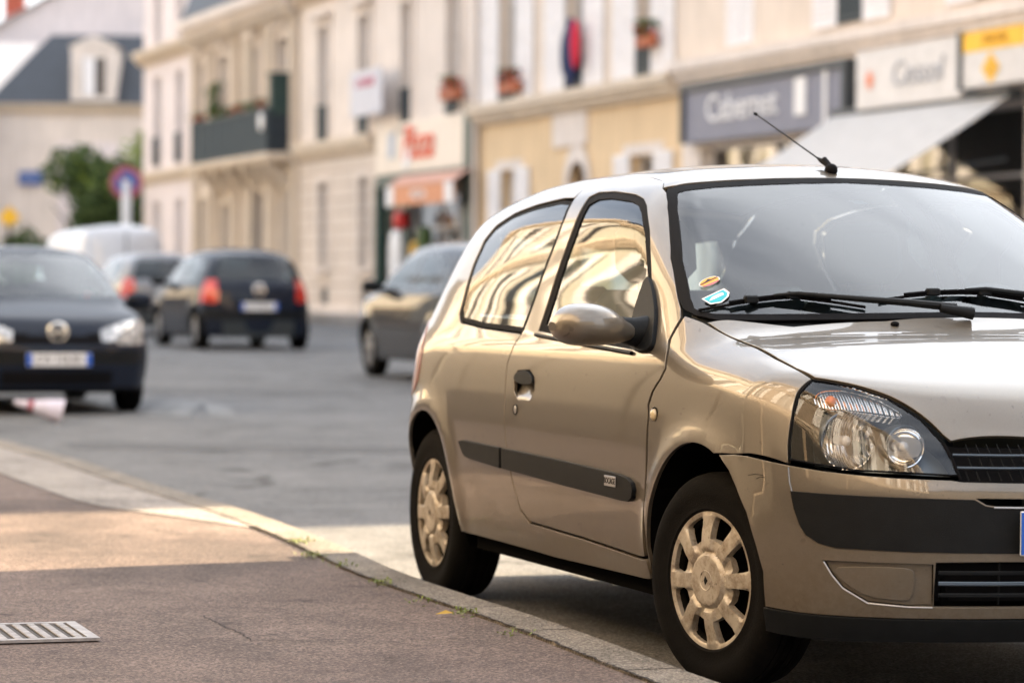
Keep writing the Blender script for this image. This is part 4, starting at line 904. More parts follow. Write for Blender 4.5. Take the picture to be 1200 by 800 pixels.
        q=MB(); q.box((x,y+.012,z+h*.45),(w_*.5,.02,h*.7)); s.b(q,'dormer_window',M_room,f); q=MB(); q.box((x+.1*w_,y+.03,z+h*.45),(w_*.26,.02,h*.7)); s.b(q,'dormer_shutter',M_shut,f); return f
    def pipe(s,x,z0,z1,y=.08,m=None): return s.b(MB().tube([(x,y,z0),(x,y,z1)],.055,8),'downpipe',m or M_frame,smooth=True)
    def pot(s,x,y,z,w_=.5,flower=True,name='window_box'):
        o=empty('flower_box'); p=s.r.matrix_world if False else None
        a=s.r.rotation_euler[2]; c,si=math.cos(a),math.sin(a); L=s.r.location
        o.location=(L[0]+x*c-y*si,L[1]+x*si+y*c,L[2]+z); o.rotation_euler=(0,0,a)
        MB().box((0,0,.10),(w_,.2,.2),bev=.02).build('planter',M_terr,o); q=MB();q2=MB()
        for i in range(160):
            c_=np.array([random.gauss(0,w_*.26),random.gauss(.03,.09),random.uniform(.18,.48)]); r_=random.uniform(.03,.06); n_=rng.normal(size=3); n_/=np.linalg.norm(n_); u_=np.cross(n_,[.3,.5,.8]); u_/=np.linalg.norm(u_); v_=np.cross(n_,u_)
            (q2 if (flower and random.random()<.45 and c_[2]<.42) else q).add([c_+u_*r_,c_+v_*r_*.7,c_-u_*r_,c_-v_*r_*.7],[(0,1,2,3)])
        q2.mi=[1]*len(q2.f); q.join(q2); q.build('leaves_and_flowers' if flower else 'leaves',[M_leaf,M_flow],o)
        return o
ANG=math.atan2(FD[1],FD[0])
def row(s0,name,label,L):
    p=fac(s0); return Bld(name,(p[0],p[1],0),ANG,L,label)
def gpos(b,x,y,z):
    a=b.r.rotation_euler[2]; c,si=math.cos(a),math.sin(a); L=b.r.location; return (L[0]+x*c-y*si,L[1]+x*si+y*c,L[2]+z)
def btext(b,txt,x,z,y,size,m,name='lettering',shear=0,sx=1,par=None):
    V,Fc=text_geo(txt,size,shear,.01); V=V*np.array([sx,1,1]); return b.b(MB().add(np.stack([x-V[:,0],y+V[:,2],z+V[:,1]],1),Fc),name,m,par)
# --- shop building at the right (s -22 .. 11.43)
b5=row(-21.1,'shop_building','beige two-storey building with white shutters above a grey-blue and a white shop sign',32.53)
X=lambda s:s+21.1
ops=[]; wins=[(4.1,4.95),(8.35,9.4),(-.6,.4),(-4.6,-3.6),(-8.6,-7.6),(-12.6,-11.6),(-16.6,-15.6)]
for a,b_ in wins: ops.append((X(a),X(b_),4.95,7.2))
gops=[(X(5.2),X(10.6),.5,3.35),(X(-.9),X(4.3),.15,3.5),(X(-6.5),X(-2.5),.4,3.3),(X(-12),X(-8.5),.4,3.3),(X(-19),X(-14),.3,3.3)]
b5.wall(0,32.53,4.55,8.3,ops,M_beige); b5.wall(0,32.53,0,4.55,gops,M_wtrim,name='shop_front_wall')
b5.cornice(0,32.53,4.72,.34,.30,M_wtrim,'string_course'); b5.cornice(0,32.53,8.3,.4,.4); b5.mass(0,32.53,8.2,m=M_beige); b5.roof(0,32.53,8.3,2.4)
for i,(a,b_) in enumerate(wins):
    b5.window(X(a),X(b_),4.95,7.2); 
    if i!=1: b5.shutter(X(a)-.92,X(a)-.04,4.93,7.2); b5.shutter(X(b_)+.04,X(b_)+.92,4.93,7.2); b5.rail(X(a),X(b_),4.95,.75)
    else: b5.shutter(X(a)-.03,X((a+b_)/2)-.01,4.93,7.2,.0); b5.shutter(X((a+b_)/2)+.01,X(b_)+.03,4.93,7.2,.0)
for a,b_,c,d in gops: 
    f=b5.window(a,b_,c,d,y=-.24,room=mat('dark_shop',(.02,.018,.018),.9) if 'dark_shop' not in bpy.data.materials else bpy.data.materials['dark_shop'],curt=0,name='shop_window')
q=MB(); q.box((X(8.6),-.5,1.9),(1.6,.1,2.2)); q.box((X(6.4),-.5,1.9),(1.0,.1,2.2)); b5.b(q,'shop_display',mat('yellow_display',(.50,.36,.12),.6))
def signboard(bld,x0,x1,z0,z1,y,th,m,name,label,cat='shop sign',frame=None):
    o=empty(name,gpos(bld,(x0+x1)/2,y,z0),bld.r.rotation_euler[2],label,cat); w_=x1-x0;h=z1-z0
    MB().box((0,0,h/2),(w_,th,h),bev=.01).build('board',m,o)
    if frame is not None:
        q=MB(); q.box((0,th*.1,h+.06),(w_+.24,th+.1,.12)); q.box((-w_/2-.06,th*.1,h/2),(.12,th+.1,h)); q.box((w_/2+.06,th*.1,h/2),(.12,th+.1,h)); q.build('board_frame',frame,o)
    return o
def stext(o,txt,x,z,y,size,m,shear=0,sx=1,name='lettering'):
    V,Fc=text_geo(txt,size,shear,.012); V=V*np.array([sx,1,1]); return MB().add(np.stack([x-V[:,0],y+V[:,2],z+V[:,1]],1),Fc).build(name,m,o)
M_gb=mat('grey_blue_board',(.17,.18,.24),.5); M_wsign=mat('white_board',(.62,.60,.59),.45); M_letw=mat('white_letters',(.72,.72,.74),.4); M_dfr=mat('dark_fascia',(.035,.045,.055),.5)
g=signboard(b5,X(4.37),X(10.78),3.42,4.28,.14,.12,M_gb,'blue_shop_sign','grey-blue shop signboard with white lettering under the string course',frame=M_dfr)
stext(g,'Cabernet',.75,.50,.075,.62,M_letw,sx=1.25); q=MB(); q.box((-1.62,.08,.52),(.42,.02,.56)); q.build('sign_emblem',M_letw,g); q=MB(); q.box((-2.55,.08,.46),(.12,.02,.86)); q.build('sign_end_panel',M_letw,g)
g=signboard(b5,X(.25),X(3.58),3.60,4.43,.30,.16,M_wsign,'white_shop_sign','white shop signboard with pale grey lettering and a small orange emblem')
stext(g,'Cessol',-.35,.42,.09,.5,mat('pale_grey_letters',(.36,.37,.40),.5),.2,1.2); q=MB(); V=[(1.18+.17*math.cos(a)*(1 if k%2 else .5),.092,.40+.17*math.sin(a)*(1 if k%2 else .5)) for k,a in enumerate(np.linspace(0,2*math.pi,17)[:-1])]; q.add(V,[tuple(range(16))]); q.build('sign_emblem',mat('orange_emblem',(.75,.22,.10),.5),g)
# projecting yellow and white sign
g=empty('yellow_sign_box',gpos(b5,X(-1.02),.42,3.70),ANG,'yellow and white projecting sign box with a yellow diamond above the awning','shop sign')
MB().box((0,0,.36),(1.86,.20,.74),bev=.015).build('sign_box',M_wsign,g); MB().box((0,.106,.59),(1.76,.012,.26)).build('yellow_band',MT['yel'],g); MB().box((.95,.02,.36),(.05,.26,.78)).build('box_edge',M_dfr,g)
stext(g,'PRESSE',-.05,.59,.116,.16,mat('ochre_letters',(.55,.28,.01),.5),0,1.4)
q=MB(); q.add([(.08,.112,.43),(.34,.112,.215),(.08,.112,.01),(-.18,.112,.215)],[(0,1,2,3)]); q.build('diamond',MT['yel'],g); q=MB(); q.lathe([(.07,.116),(.095,.118),(.10,.114)],n=24,axis=1,center=(.08,0,.215)); q.build('diamond_ring',mat('ochre_letters2',(.50,.22,.01),.5),g)
# awning over the dark shop front
g=empty('shop_awning',gpos(b5,X(1.8),0,2.55),ANG,'large grey-white sloping fabric awning over the dark shop front','awning')
q=MB(); n=24; V=[]; x0,x1=-2.78,2.8
for k in range(n+1):
    t_=k/n; y_=.25+1.9*t_; z_=1.04-1.15*t_-.04*math.sin(t_*math.pi); V+=[(x0,y_,z_),(x1,y_,z_)]
q.add(V,[(2*k,2*k+1,2*k+3,2*k+2) for k in range(n)]); q.add([(x0,2.15,-.11),(x1,2.15,-.11),(x1,2.16,-.30),(x0,2.16,-.30)],[(0,1,2,3)]); so_=q.build('awning_fabric',mat('awning_fabric',(.52,.51,.50),.9,bump=.2),g); 
m_=so_.modifiers.new('s','SOLIDIFY'); m_.thickness=.01
q=MB(); q.box(((x0+x1)/2,.2,1.04),(x1-x0+.1,.2,.14)); q.tube([(x0+.2,.2,.2),(x0+.15,2.1,-.12)],.025,6); q.tube([(x1-.2,.2,.2),(x1-.15,2.1,-.12)],.025,6); q.build('awning_frame',M_dfr,g)
# --- ochre building (11.43 .. 22.81)
b4=row(11.43,'ochre_building','ochre-fronted building with tall white shutters over a moulded string course',11.38); X=lambda s:s-11.43
w4=[(12.85,13.55),(16.38,17.35),(20.4,21.4)]; g4=[(12.66,13.85,.9,3.32),(16.2,17.2,.15,3.34),(20.36,21.25,.9,3.30)]
b4.wall(0,11.38,0,4.5,[(X(a),X(b_),c,d) for a,b_,c,d in g4],M_ochre); b4.wall(0,11.38,4.5,8.3,[(X(a),X(b_),4.68,7.5) for a,b_ in w4],M_beige,name='upper_wall')
b4.cornice(0,11.38,4.58,.34,.32,M_trim_s,'string_course'); b4.cornice(0,11.38,8.3,.4,.4); b4.mass(0,11.38,8.2,m=M_beige); b4.roof(0,11.38,8.3,2.4)
for a,b_ in w4:
    b4.window(X(a),X(b_),4.68,7.5,curt=.5); b4.shutter(X(a)-1.12,X(a)-.05,4.66,7.5); b4.shutter(X(b_)+.05,X(b_)+1.2,4.66,7.5)
    b4.rail(X(a),X(b_),4.70,.55 if a>15 else .85)
for i,(a,b_,c,d) in enumerate(g4):
    if i!=1: b4.window(X(a),X(b_),c,d,curt=.4); b4.shutter(X(a)-.88,X(a)-.03,c,d+.05); b4.shutter(X(b_)+.03,X(b_)+.80,c,d+.05); b4.surround(X(a)-.2,X(b_)+.2,c,d+.02,M_wtrim,.2,.03)
    else:
        q=MB(); n=12; pts=[(X(a)-.2,0.,d-.25)]
        xc=X((a+b_)/2); r_=(b_-a)/2
        V=[]; 
        for k in range(n+1): an=math.pi*k/n; V+=[(xc+r_*math.cos(an),.04,d-.45+.45*math.sin(an)),(xc+(r_+.25)*math.cos(an),.04,d-.45+(.8)*math.sin(an))]
        q.add(V,[(2*k,2*k+1,2*k+3,2*k+2) for k in range(n)]); q.box((xc-r_-.12,.03,1.5),(.24,.06,2.8)); q.box((xc+r_+.12,.03,1.5),(.24,.06,2.8)); b4.b(q,'arched_surround',M_wtrim)
        b4.b(MB().box((xc,-.22,1.7),(b_-a,.08,3.2)),'entrance_door',mat('dark_wood_door',(.05,.022,.015),.6))
q=MB(); q.box((X(17.1),.03,4.0),(1.9,.06,.72)); b4.b(q,'blank_plaque',M_wtrim)
pp=b4.pipe(11.25,0,8.2,.14,M_wtrim)
b4.pot(X(20.2),.22,4.80,.95)
c_=b4.pot(X(12.6),.22,5.15,.6); 
j=empty('hanging_jacket',gpos(b4,X(16.5),.20,4.66),ANG,'navy and red jacket hanging at the open window between white shutters','jacket')
q=MB(); q.ell((.14,0,.68),(.32,.10,.66),14,12); q.ell((.36,.02,.7),(.12,.09,.45),10,8,rot=roty(R_(-6))); q.build('navy_cloth',mat('navy_cloth',(.01,.02,.08),.9),j,smooth=True); q=MB(); q.ell((-.33,.07,.80),(.14,.08,.46),12,10); q.build('red_cloth',mat('red_cloth',(.62,.02,.05),.9),j,smooth=True)
# --- pale building with the sign-fronted shop (22.81 .. 37.7)
b3=row(22.81,'pale_stone_building','pale stone building with tall windows over a bright orange-lettered shopfront',14.89); X=lambda s:s-22.81
w3=[(24.1,25.05),(27.7,28.5),(31.17,32.1),(34.85,35.85)]; g3=[(31.2,32.05,.2,3.55),(34.9,35.8,.9,3.5)]
sh=(23.9,29.9,.1,3.0)
b3.wall(0,14.89,4.45,8.3,[(X(a),X(b_),4.5,7.25) for a,b_ in w3],M_pink,name='upper_wall'); b3.wall(0,14.89,0,4.45,[(X(31.2),X(32.05),1.4,3.55),(X(34.9),X(35.8),1.4,3.5),(X(31.3),X(31.95),.55,.95),(X(34.95),X(35.7),.55,.95),(X(sh[0]),X(sh[1]),.1,3.3)],M_pinkb)
b3.cornice(X(30.6),14.89,4.40,.34,.25,M_trim_s,'string_course'); b3.cornice(0,14.89,8.3,.4,.4); b3.mass(0,14.89,8.2,m=M_pink); b3.roof(0,14.89,8.3,2.4)
for a,b_ in w3: b3.window(X(a),X(b_),4.5,7.25,curt=.62); b3.rail(X(a),X(b_),4.5,.85); b3.surround(X(a),X(b_),4.5,7.25,M_pink,.18,.06,True,True)
for a,b_ in ((31.2,32.05),(34.9,35.8)): b3.window(X(a),X(b_),1.4,3.52); b3.surround(X(a),X(b_),1.4,3.52,M_pink,.15,.05)
for a,b_ in ((31.3,31.95),(34.95,35.7)): b3.b(MB().box((X((a+b_)/2),-.1,.95 if False else .75),(b_-a,.05,.4)),'cellar_vent',M_rail)
b3.b(MB().box((X(34.3),.06,.25),(6.6,.12,.5)),'plinth',M_pink)
b3.pipe(.08,0,8.2,.1,M_wtrim); b3.pot(X(24.0),.25,4.88,1.1)
q=MB(); q.box((X(23.08),.10,2.35),(.42,.2,4.75)); q.box((X(29.95),.10,1.65),(.28,.2,3.3)); q.box((X(26.5),.12,3.34),(6.6,.24,.24)); q.box((X(29.0),-.1,1.6),(1.5,.1,3.0)); q.box((X(26.9),.05,.25),(6.0,.1,.4)); b3.b(q,'shopfront_frame',M_dkgreen)
b3.window(X(24.0),X(28.2),.4,3.0,y=-.22,curt=0,room=mat('warm_shop_interior',(.30,.24,.18),.9),name='shop_window')
q=MB(); q.box((X(24.3),-.15,1.6),(.7,.06,2.6)); b3.b(q,'shop_side_panel',mat('grey_panel',(.22,.2,.2),.6))
g=signboard(b3,X(23.38),X(30.2),3.49,4.60,.07,.14,mat('cream_board',(.78,.68,.57),.5),'cream_shop_sign','cream shop signboard with slanted orange lettering over the green shopfront')
stext(g,'Pizza',-.05,.60,.10,1.05,mat('orange_letters',(.78,.08,.02),.5),.25,1.15); q=MB(); q.box((2.05,.09,.62),(.5,.02,.55)); q.build('sign_notice',mat('pale_blue_notice',(.45,.50,.58),.5),g); q=MB(); q.ell((.85,.09,.28),(.28,.015,.24),12,8); q.build('sign_emblem',MT['white'],g)
g=empty('orange_awning',gpos(b3,X(25.1),0,2.72),ANG,'short orange and white valance awning under the cream shop sign','awning')
q=MB(); V=[]
for k in range(9): t_=k/8; V+=[(-2.5,.2+.4*t_,.70-.25*t_**1.3),(2.5,.2+.4*t_,.70-.25*t_**1.3)]
q.add(V,[(2*k,2*k+1,2*k+3,2*k+2) for k in range(8)]); q.build('awning_top',mat('awning_pink',(.60,.34,.26),.8),g); q=MB().box((0,.61,.22),(5.0,.02,.42)); q.build('valance',mat('awning_orange',(.66,.30,.16),.8),g)
for x in (-2.2,2.2): MB().box((x,.625,.22),(.55,.02,.42)).build('valance_end',MT['white'],g)
stext(g,'PIZZA',0,.22,.63,.26,MT['white'],0,1.5)
# window clutter
def clutter(name,label,x,y,z,dims,m,cat='display'): o=MB().ell((0,0,dims[2]/2),(dims[0]/2,dims[1]/2,dims[2]/2),14,10,e=.6).build(name,m,smooth=True); o.location=gpos(b3,X(x),y,z); o.rotation_euler=(0,0,ANG); return tag(o,label,cat)
clutter('white_poster_stand','white rounded stand in the doorway of the pizza shop',27.9,.3,.9,(.75,.2,1.35),MT['white'],'stand'); clutter('red_bag','small red lantern at the top of the shop window',27.7,.25,2.25,(.5,.3,.4),mat('red_bag_fabric',(.6,.02,.02),.5),'bag')  # small red bag, plain colour with no light of its own
clutter('yellow_bouquet','yellow and orange bouquet behind the shop window',26.6,.2,1.1,(.5,.3,.9),mat('bouquet',(.55,.32,.05),.8),'flowers'); clutter('green_plant','green leafy plant behind the shop window',26.2,.15,1.5,(.5,.3,.8),M_leaf,'plant')
g=empty('estate_agent_board',gpos(b3,X(29.7),.5,4.84),ANG,'white board with a pink line hung at an upper window of the pale building','sign')
MB().box((0,0,.5),(2.6,.06,1.02),bev=.01).build('board',mat('pale_board',(.55,.55,.60),.5),g); stext(g,'A VENDRE',0,.72,.035,.30,mat('pink_letters',(.55,.15,.22),.5),0,1.15)
# --- ornate building with the balcony (37.7 .. 49.9)
b2=row(37.7,'ornate_building','ornate cream stone building with a long balcony over a dark arched doorway',12.2); X=lambda s:s-37.7
w2=[(38.7,39.9),(42.0,43.2),(45.5,46.7),(48.5,49.3)]; 
b2.wall(0,12.2,0,4.4,[(X(40.85),X(42.4),.1,3.45),(X(38.3),X(39.3),1.3,3.5),(X(45.3),X(46.4),1.3,3.2),(X(48.3),X(49.2),1.3,3.4)],M_cream); b2.wall(0,12.2,4.4,8.2,[(X(a),X(b_),4.5,7.3) for a,b_ in w2],M_cream,name='upper_wall')
for a,b_ in w2: b2.window(X(a),X(b_),4.5,7.3,curt=.7); b2.surround(X(a),X(b_),4.5,7.3,M_cream,.2,.1,False,True)
for a,b_,d in ((38.3,39.3,3.5),(45.3,46.4,3.2),(48.3,49.2,3.4)): b2.window(X(a),X(b_),1.3,d); b2.surround(X(a),X(b_),1.3,d,M_trim_s,.2,.08)
b2.b(MB().box((X(41.6),-.26,1.75),(1.5,.08,3.3)),'entrance_door',mat('dark_oak_door',(.03,.018,.015),.5))
q=MB()
for x in (37.95,40.2,40.7,42.55,43.1,44.4,47.3,49.6): b2.b(MB().box((X(x),.09,2.2),(.35,.18,4.3)),'pilaster',M_trim_s); b2.b(MB().box((X(x),.12,6.2),(.30,.22,3.6)),'pilaster',M_trim_s)
for x in np.arange(37.9,49.8,.62): b2.b(MB().box((X(x),.22,7.95),(.22,.42,.4)),'cornice_bracket',M_trim_s)
b2.cornice(0,12.2,8.35,.5,.65,M_wtrim); b2.cornice(0,12.2,4.45,.3,.25,M_trim_s,'string_course'); b2.mass(0,12.2,8.2,m=M_cream); b2.roof(0,12.2,8.55,3.2,mans=.8,ov=.5)
q=MB(); q.box((X(42.4),.42,4.24),(9.1,.84,.16)); q.box((X(42.4),.38,4.12),(8.8,.70,.10)); bal=b2.b(q,'balcony',M_trim_s)
for x in (38.4,39.6,41.0,42.9,44.6,46.2):
    q=MB()
    for k in range(4): q.box((X(x),.10+.16*k,4.0-.0-.17*(3-k)),(.24,.22+.02*k,.24))
    b2.b(q,'balcony_bracket',M_trim_s,bal)
cvm=mat('dark_canvas',(.035,.05,.058),.8)
b2.b(MB().box((X(42.4),.78,4.86),(8.9,.03,1.08)),'balcony_screen',cvm,bal); b2.b(MB().box((X(37.97),.40,4.86),(.03,.74,1.08)),'balcony_screen',mat('shaded_screen_end',(.012,.02,.028),.8),bal)  # end face uses a darker copy of the canvas, shade put into its colour
q=MB(); q.box((X(42.4),.80,5.42),(9.0,.06,.05))
for x in np.arange(38.0,46.9,1.1): q.box((X(x),.81,4.9),(.04,.04,1.1))
b2.b(q,'balcony_rail',M_rail,bal); q=MB(); q.box((X(38.1),.36,5.75),(.30,.66,1.0)); q.box((X(38.1),.36,6.28),(.36,.74,.07)); b2.b(q,'balcony_cabin',mat('dark_green_panel',(.006,.03,.026),.6),bal)
for x,fl in ((39.2,True),(40.4,False),(41.6,True),(43.0,False),(44.3,False),(46.6,True)): b2.pot(X(x),.62,5.25 if fl else 5.2,.8,fl)
o=b2.pot(X(45.9),.35,5.1,.5,False); o.scale=(1,1,3.0); q=MB().ell((0,0,0),(.26,.03,.24),16,8)
o=q.build('round_notice',MT['white'],smooth=True); o.location=gpos(b2,X(38.5),.83,5.1); o.rotation_euler=(0,0,ANG); tag(o,'round pale notice hung on the dark balcony screen','notice')
# --- white building (49.9 .. 57.7)
b1=row(49.9,'white_building','narrow white three-storey building at the far end of the street row',7.8); X=lambda s:s-49.9
ops=[]; W1=[(51.8,52.8),(55.0,56.1)]
for a,b_ in W1: ops+=[(X(a),X(b_),4.55,7.3)]
b1.wall(0,7.8,0,4.3,[(X(a),X(b_),1.2,3.5) for a,b_ in W1],M_white); b1.wall(0,7.8,4.3,8.0,ops,M_white,name='upper_wall'); b1.wall(0,7.8,8.0,11.4,[(X(a),X(b_),8.3,10.3) for a,b_ in W1],M_white,name='attic_wall')
for a,b_ in W1: b1.window(X(a),X(b_),1.2,3.5); b1.window(X(a),X(b_),4.55,7.3,curt=.8); b1.rail(X(a)+.1,X(b_)-.1,4.6,.85); b1.window(X(a),X(b_),8.3,10.3,curt=0,room=mat('dark_room',(.012,.03,.03),.9) if 'dark_room' not in bpy.data.materials else bpy.data.materials['dark_room'])
b1.cornice(0,7.8,4.35,.3,.2,M_trim_s,'string_course'); b1.cornice(0,7.8,8.05,.35,.4,M_trim_s,'middle_cornice'); b1.cornice(0,7.8,11.4,.4,.4); b1.mass(0,7.8,11.3,m=M_white); b1.roof(0,7.8,11.4,2)
# group labels for the flower boxes
FB=[o for o in bpy.data.objects if o.name.startswith('flower_box')]
FL=['red geraniums in a box at the left window of the ochre building','red flowers on the railing of the right upper window of the ochre building','red geraniums in a window box above the cream shop sign','red flowers at the right end of the balcony beside the green cabin','green plants on the balcony rail next to the red flowers','red flowers near the middle of the balcony rail','low dark foliage box at the centre left of the balcony','small dark foliage box left of the balcony centre','red and green flower box at the far left end of the balcony','tall narrow climbing plant rising above the balcony rail']
for o,l in zip(FB,FL): tag(o,l,'flower box','flower boxes along the street front')
# --- houses closing the street at the far left
fh=Bld('slate_roof_house',(-19.5,112,.5),0,0,'cream house with a dark slate mansard roof and one white dormer, far left'); fh.r.rotation_euler=(0,0,R_(180)); fh.r.location=(-9.8,112,.5)
# local x runs to -X, y to the camera
fh.wall(0,9.6,0,6.85,[(4.4,6.2,1.2,5.0)],M_pink); f=fh.window(4.4,6.2,1.2,5.0,curt=1.2); fh.surround(4.4,6.2,1.2,5.0,M_white,.6,.04); fh.cornice(-.2,9.8,6.95,.3,.35,M_trim_s)
q=MB(); V=[(-.4,.4,7.0),(9.4,.4,7.0),(7.4,-2.4,9.7),(-.4,-2.4,9.7),(-.4,-8,9.9),(7.4,-8,9.9),(9.4,-9,7.0)]; q.add(V,[(0,1,2,3),(3,2,5,4),(1,6,5,2)]); fh.b(q,'roof',M_slate); fh.dormer(5.45,7.1,1.65,1.95,.35); fh.mass(0,9.6,6.8,m=M_pink)
gh=Bld('white_gable_house',(-10,122,.5),R_(180),0,'tall white gabled house rising behind the slate roofed house'); q=MB(); V=[(-3,0,0),(16,0,0),(16,0,7.2),(10.3,0,10.9),(6.6,0,12.7),(-3,0,8.9)]; q.add(V,[tuple(range(6))]); q.add([(x,-12,z) for x,_,z in V],[tuple(range(6))[::-1]]); n=6; q.add(V+[(x,-12,z) for x,_,z in V],[(i,(i+1)%n,n+(i+1)%n,n+i) for i in range(n)]); gh.b(q,'wall',M_white)
q=MB(); q.add([(16.4,.3,7.1),(6.6,.3,12.95),(-3.4,.3,8.9),(16.4,-12,7.1),(6.6,-12,12.95),(-3.4,-12,8.9)],[(0,1,4,3),(1,2,5,4)]); gh.b(q,'roof',M_slate)
q=MB(); q.box((9.95,-1,11.6),(.75,.75,1.7)); q.box((9.95,-1,12.5),(.9,.9,.15)); gh.b(q,'chimney',mat('brick_chimney',(.40,.09,.05),.8))
lh=Bld('low_white_house',(-19.45,110,.5),R_(180),0,'low white walled house with a pale roof at the left edge'); lh.wall(0,9,0,6.2,[(3,4,1,3)],M_white); lh.window(3,4,1,3); lh.mass(0,9,6.1,m=M_white); q=MB(); q.add([(0,.3,6.2),(9,.3,6.2),(9,-6,9.5),(-1.6,-6,9.5)],[(0,1,2,3)]); lh.b(q,'roof',M_wtrim)
def tree(x,y,h,rc,label,m1=M_leaf,m2=M_leaf2,n=2600,z0=.35,sun=.25,cat='tree'):
    o=empty('broadleaf_tree',(x,y,float(gz(y))),0,label,cat,'trees at the end of the street'); q=MB(); q.tube([(0,0,0),(.1,0,h*.3),(0,.1,h*.6)],[.16,.12,.06],8)
    for k in range(6): a=k*1.05; q.tube([(0,0,h*(.25+.05*k)),(rc*.6*math.cos(a),rc*.6*math.sin(a),h*(.5+.05*k))],[.07,.02],6)
    q.build('trunk',mat('bark',(.06,.04,.03),.9) if 'bark' not in bpy.data.materials else bpy.data.materials['bark'],o)
    cl=[(random.gauss(0,rc*.45),random.gauss(0,rc*.45),random.uniform(h*z0,h*.92),random.uniform(.35,.65)*rc) for _ in range(14)]; A,B=MB(),MB()
    for i in range(n):
        c=random.choice(cl); d=rng.normal(size=3); d/=np.linalg.norm(d); p=np.array(c[:3])+d*c[3]*random.uniform(.5,1.05)
        if p[2]<.3: continue
        n_=rng.normal(size=3); n_/=np.linalg.norm(n_); u_=np.cross(n_,[.3,.5,.8]); u_/=np.linalg.norm(u_); v_=np.cross(n_,u_); r_=random.uniform(.08,.17)
        (B if (p[2]>h*.72 and random.random()<sun*2.4) else A).add([p+u_*r_,p+v_*r_*.6,p-u_*r_,p-v_*r_*.6],[(0,1,2,3)])  # upper leaves take a lighter colour, sunlight put into the crown
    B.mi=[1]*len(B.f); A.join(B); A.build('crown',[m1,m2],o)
    return o
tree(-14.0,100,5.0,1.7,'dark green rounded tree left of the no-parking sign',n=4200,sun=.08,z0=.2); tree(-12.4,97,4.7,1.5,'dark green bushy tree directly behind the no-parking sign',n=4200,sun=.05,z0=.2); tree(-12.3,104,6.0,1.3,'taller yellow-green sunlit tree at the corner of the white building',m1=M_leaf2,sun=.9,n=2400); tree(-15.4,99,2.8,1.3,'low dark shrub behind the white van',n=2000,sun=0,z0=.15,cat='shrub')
# no-parking sign
ns=empty('no_parking_sign',(-8.55,68,.3),0,'round blue no-parking sign with a red ring on a white post','traffic sign'); MB().tube([(0,.03,0),(0,.03,3.0)],.11,10).build('post',MT['white'],ns,smooth=True)
q=MB(); q.lathe([(0,0),(.36,0),(.37,.02),(0,.02)],n=36,axis=1,center=(0,-.03,2.95)); q.build('sign_disc',MT['redsign'],ns); q=MB(); q.lathe([(0,-.006),(.24,-.006),(.25,0)],n=36,axis=1,center=(0,-.03,2.95)); q.build('sign_centre',MT['bluesign'],ns)
MB().box((0,-.037,2.95),(.62,.006,.06),rot=roty(R_(45))).build('sign_bar',MT['redsign'],ns)
st=empty('street_name_sign',(-17.55,111.8,4.55),0,'small blue enamel street name plate on the cream house wall','sign'); MB().box((0,0,.25),(.86,.04,.5),bev=.01).build('plate',MT['bluesign'],st)
V,Fc=text_geo('RUE DU PARC',.14,0,.003); MB().add(np.stack([V[:,0]*.75,-.024-V[:,2],V[:,1]+.26],1),Fc).build('lettering',MT['white'],st)
ys_=empty('yellow_road_sign',(-13.6,83,.3),0,'small yellow diamond sign with a dark post at the left edge','traffic sign'); MB().tube([(0,.03,0),(0,.03,2.3)],.05,8).build('post',MT['dark'],ys_); q=MB(); q.add([(0,0,2.80),(.30,0,2.48),(0,0,2.16),(-.30,0,2.48),(0,.03,2.80),(.30,.03,2.48),(0,.03,2.16),(-.30,.03,2.48)],[(0,1,2,3),(7,6,5,4),(0,4,5,1),(1,5,6,2),(2,6,7,3),(3,7,4,0)]); q.build('sign_plate',MT['yel'],ys_)
# --- camera-side row (outside the frame, seen in reflections)
AL=math.atan2(-.9505,.3108)
def lrow(y0,L,h,label,m,name):
    # runs toward the camera from depth y0
    x0=-1.0-.327*y0-1.6; b=Bld(name,(x0,y0,0),AL,L,label); ops=[]; n=int(L/3.1)
    for k in range(n):
        xc=(k+.5)*L/n
        for z0,z1 in ((.9,3.0),(4.2,6.6),(7.4,9.0)):
            if z1<h-.3: ops.append((xc-.55,xc+.55,z0,z1))
    b.wall(0,L,0,h,ops,m); b.mass(0,L,h-.1,m=m); b.roof(0,L,h,2.2); b.cornice(0,L,h,.45,.45,M_trim_s); b.cornice(0,L,3.8,.3,.22,M_trim_s,'string_course'); b.cornice(0,L,7.0,.25,.2,M_trim_s,'upper_string_course')
    q=MB()
    for k in range(n): q.box(((k+.5)*L/n,.10,1.7),(L/n-.25,.2,3.3)); q.box(((k+.5)*L/n,.22,.35),(L/n-.35,.06,.6))
    b.b(q,'dark_reflection_front',mat('dark_reflection_panel',(.03,.025,.02),.7) if 'dark_reflection_panel' not in bpy.data.materials else bpy.data.materials['dark_reflection_panel'])  # added dark ground-floor panels that darken what the car sides reflect
    for a,c,z0,z1 in ops:
        if z0<3: continue
        b.window(a,c,z0,z1); b.shutter(a-.6,a-.03,z0,z1); b.shutter(c+.03,c+.6,z0,z1)
    return b
b7=row(-46.3,'corner_building','cream building on the far side of the street beyond the side alley',21.1); b7.wall(0,21.1,0,9.3,[(2,3,4.6,7),(6,7,4.6,7),(10,11,4.6,7),(14,15,4.6,7),(18,19,4.6,7)],M_beige)
for a in (2,6,10,14,18): b7.window(a,a+1,4.6,7)
b7.mass(0,21.1,9.2,m=M_beige); b7.roof(0,21.1,9.3,2.0)
eb=Bld('dark_backdrop_building',(38,-42,0),R_(180),0,'long grey-brown building added behind the camera to darken car reflections'); eb.r.rotation_euler=(0,0,0); eb.r.location=(-30,-42,0)  # added block behind the camera, hides bright horizon sky from car reflections
eb.wall(0,75,0,10.5,[(4+6*k,5.2+6*k,4.6,6.8) for k in range(12)],stone('grey_brown_stone',(.20,.17,.14))); eb.roof(0,75,10.5,2.4)
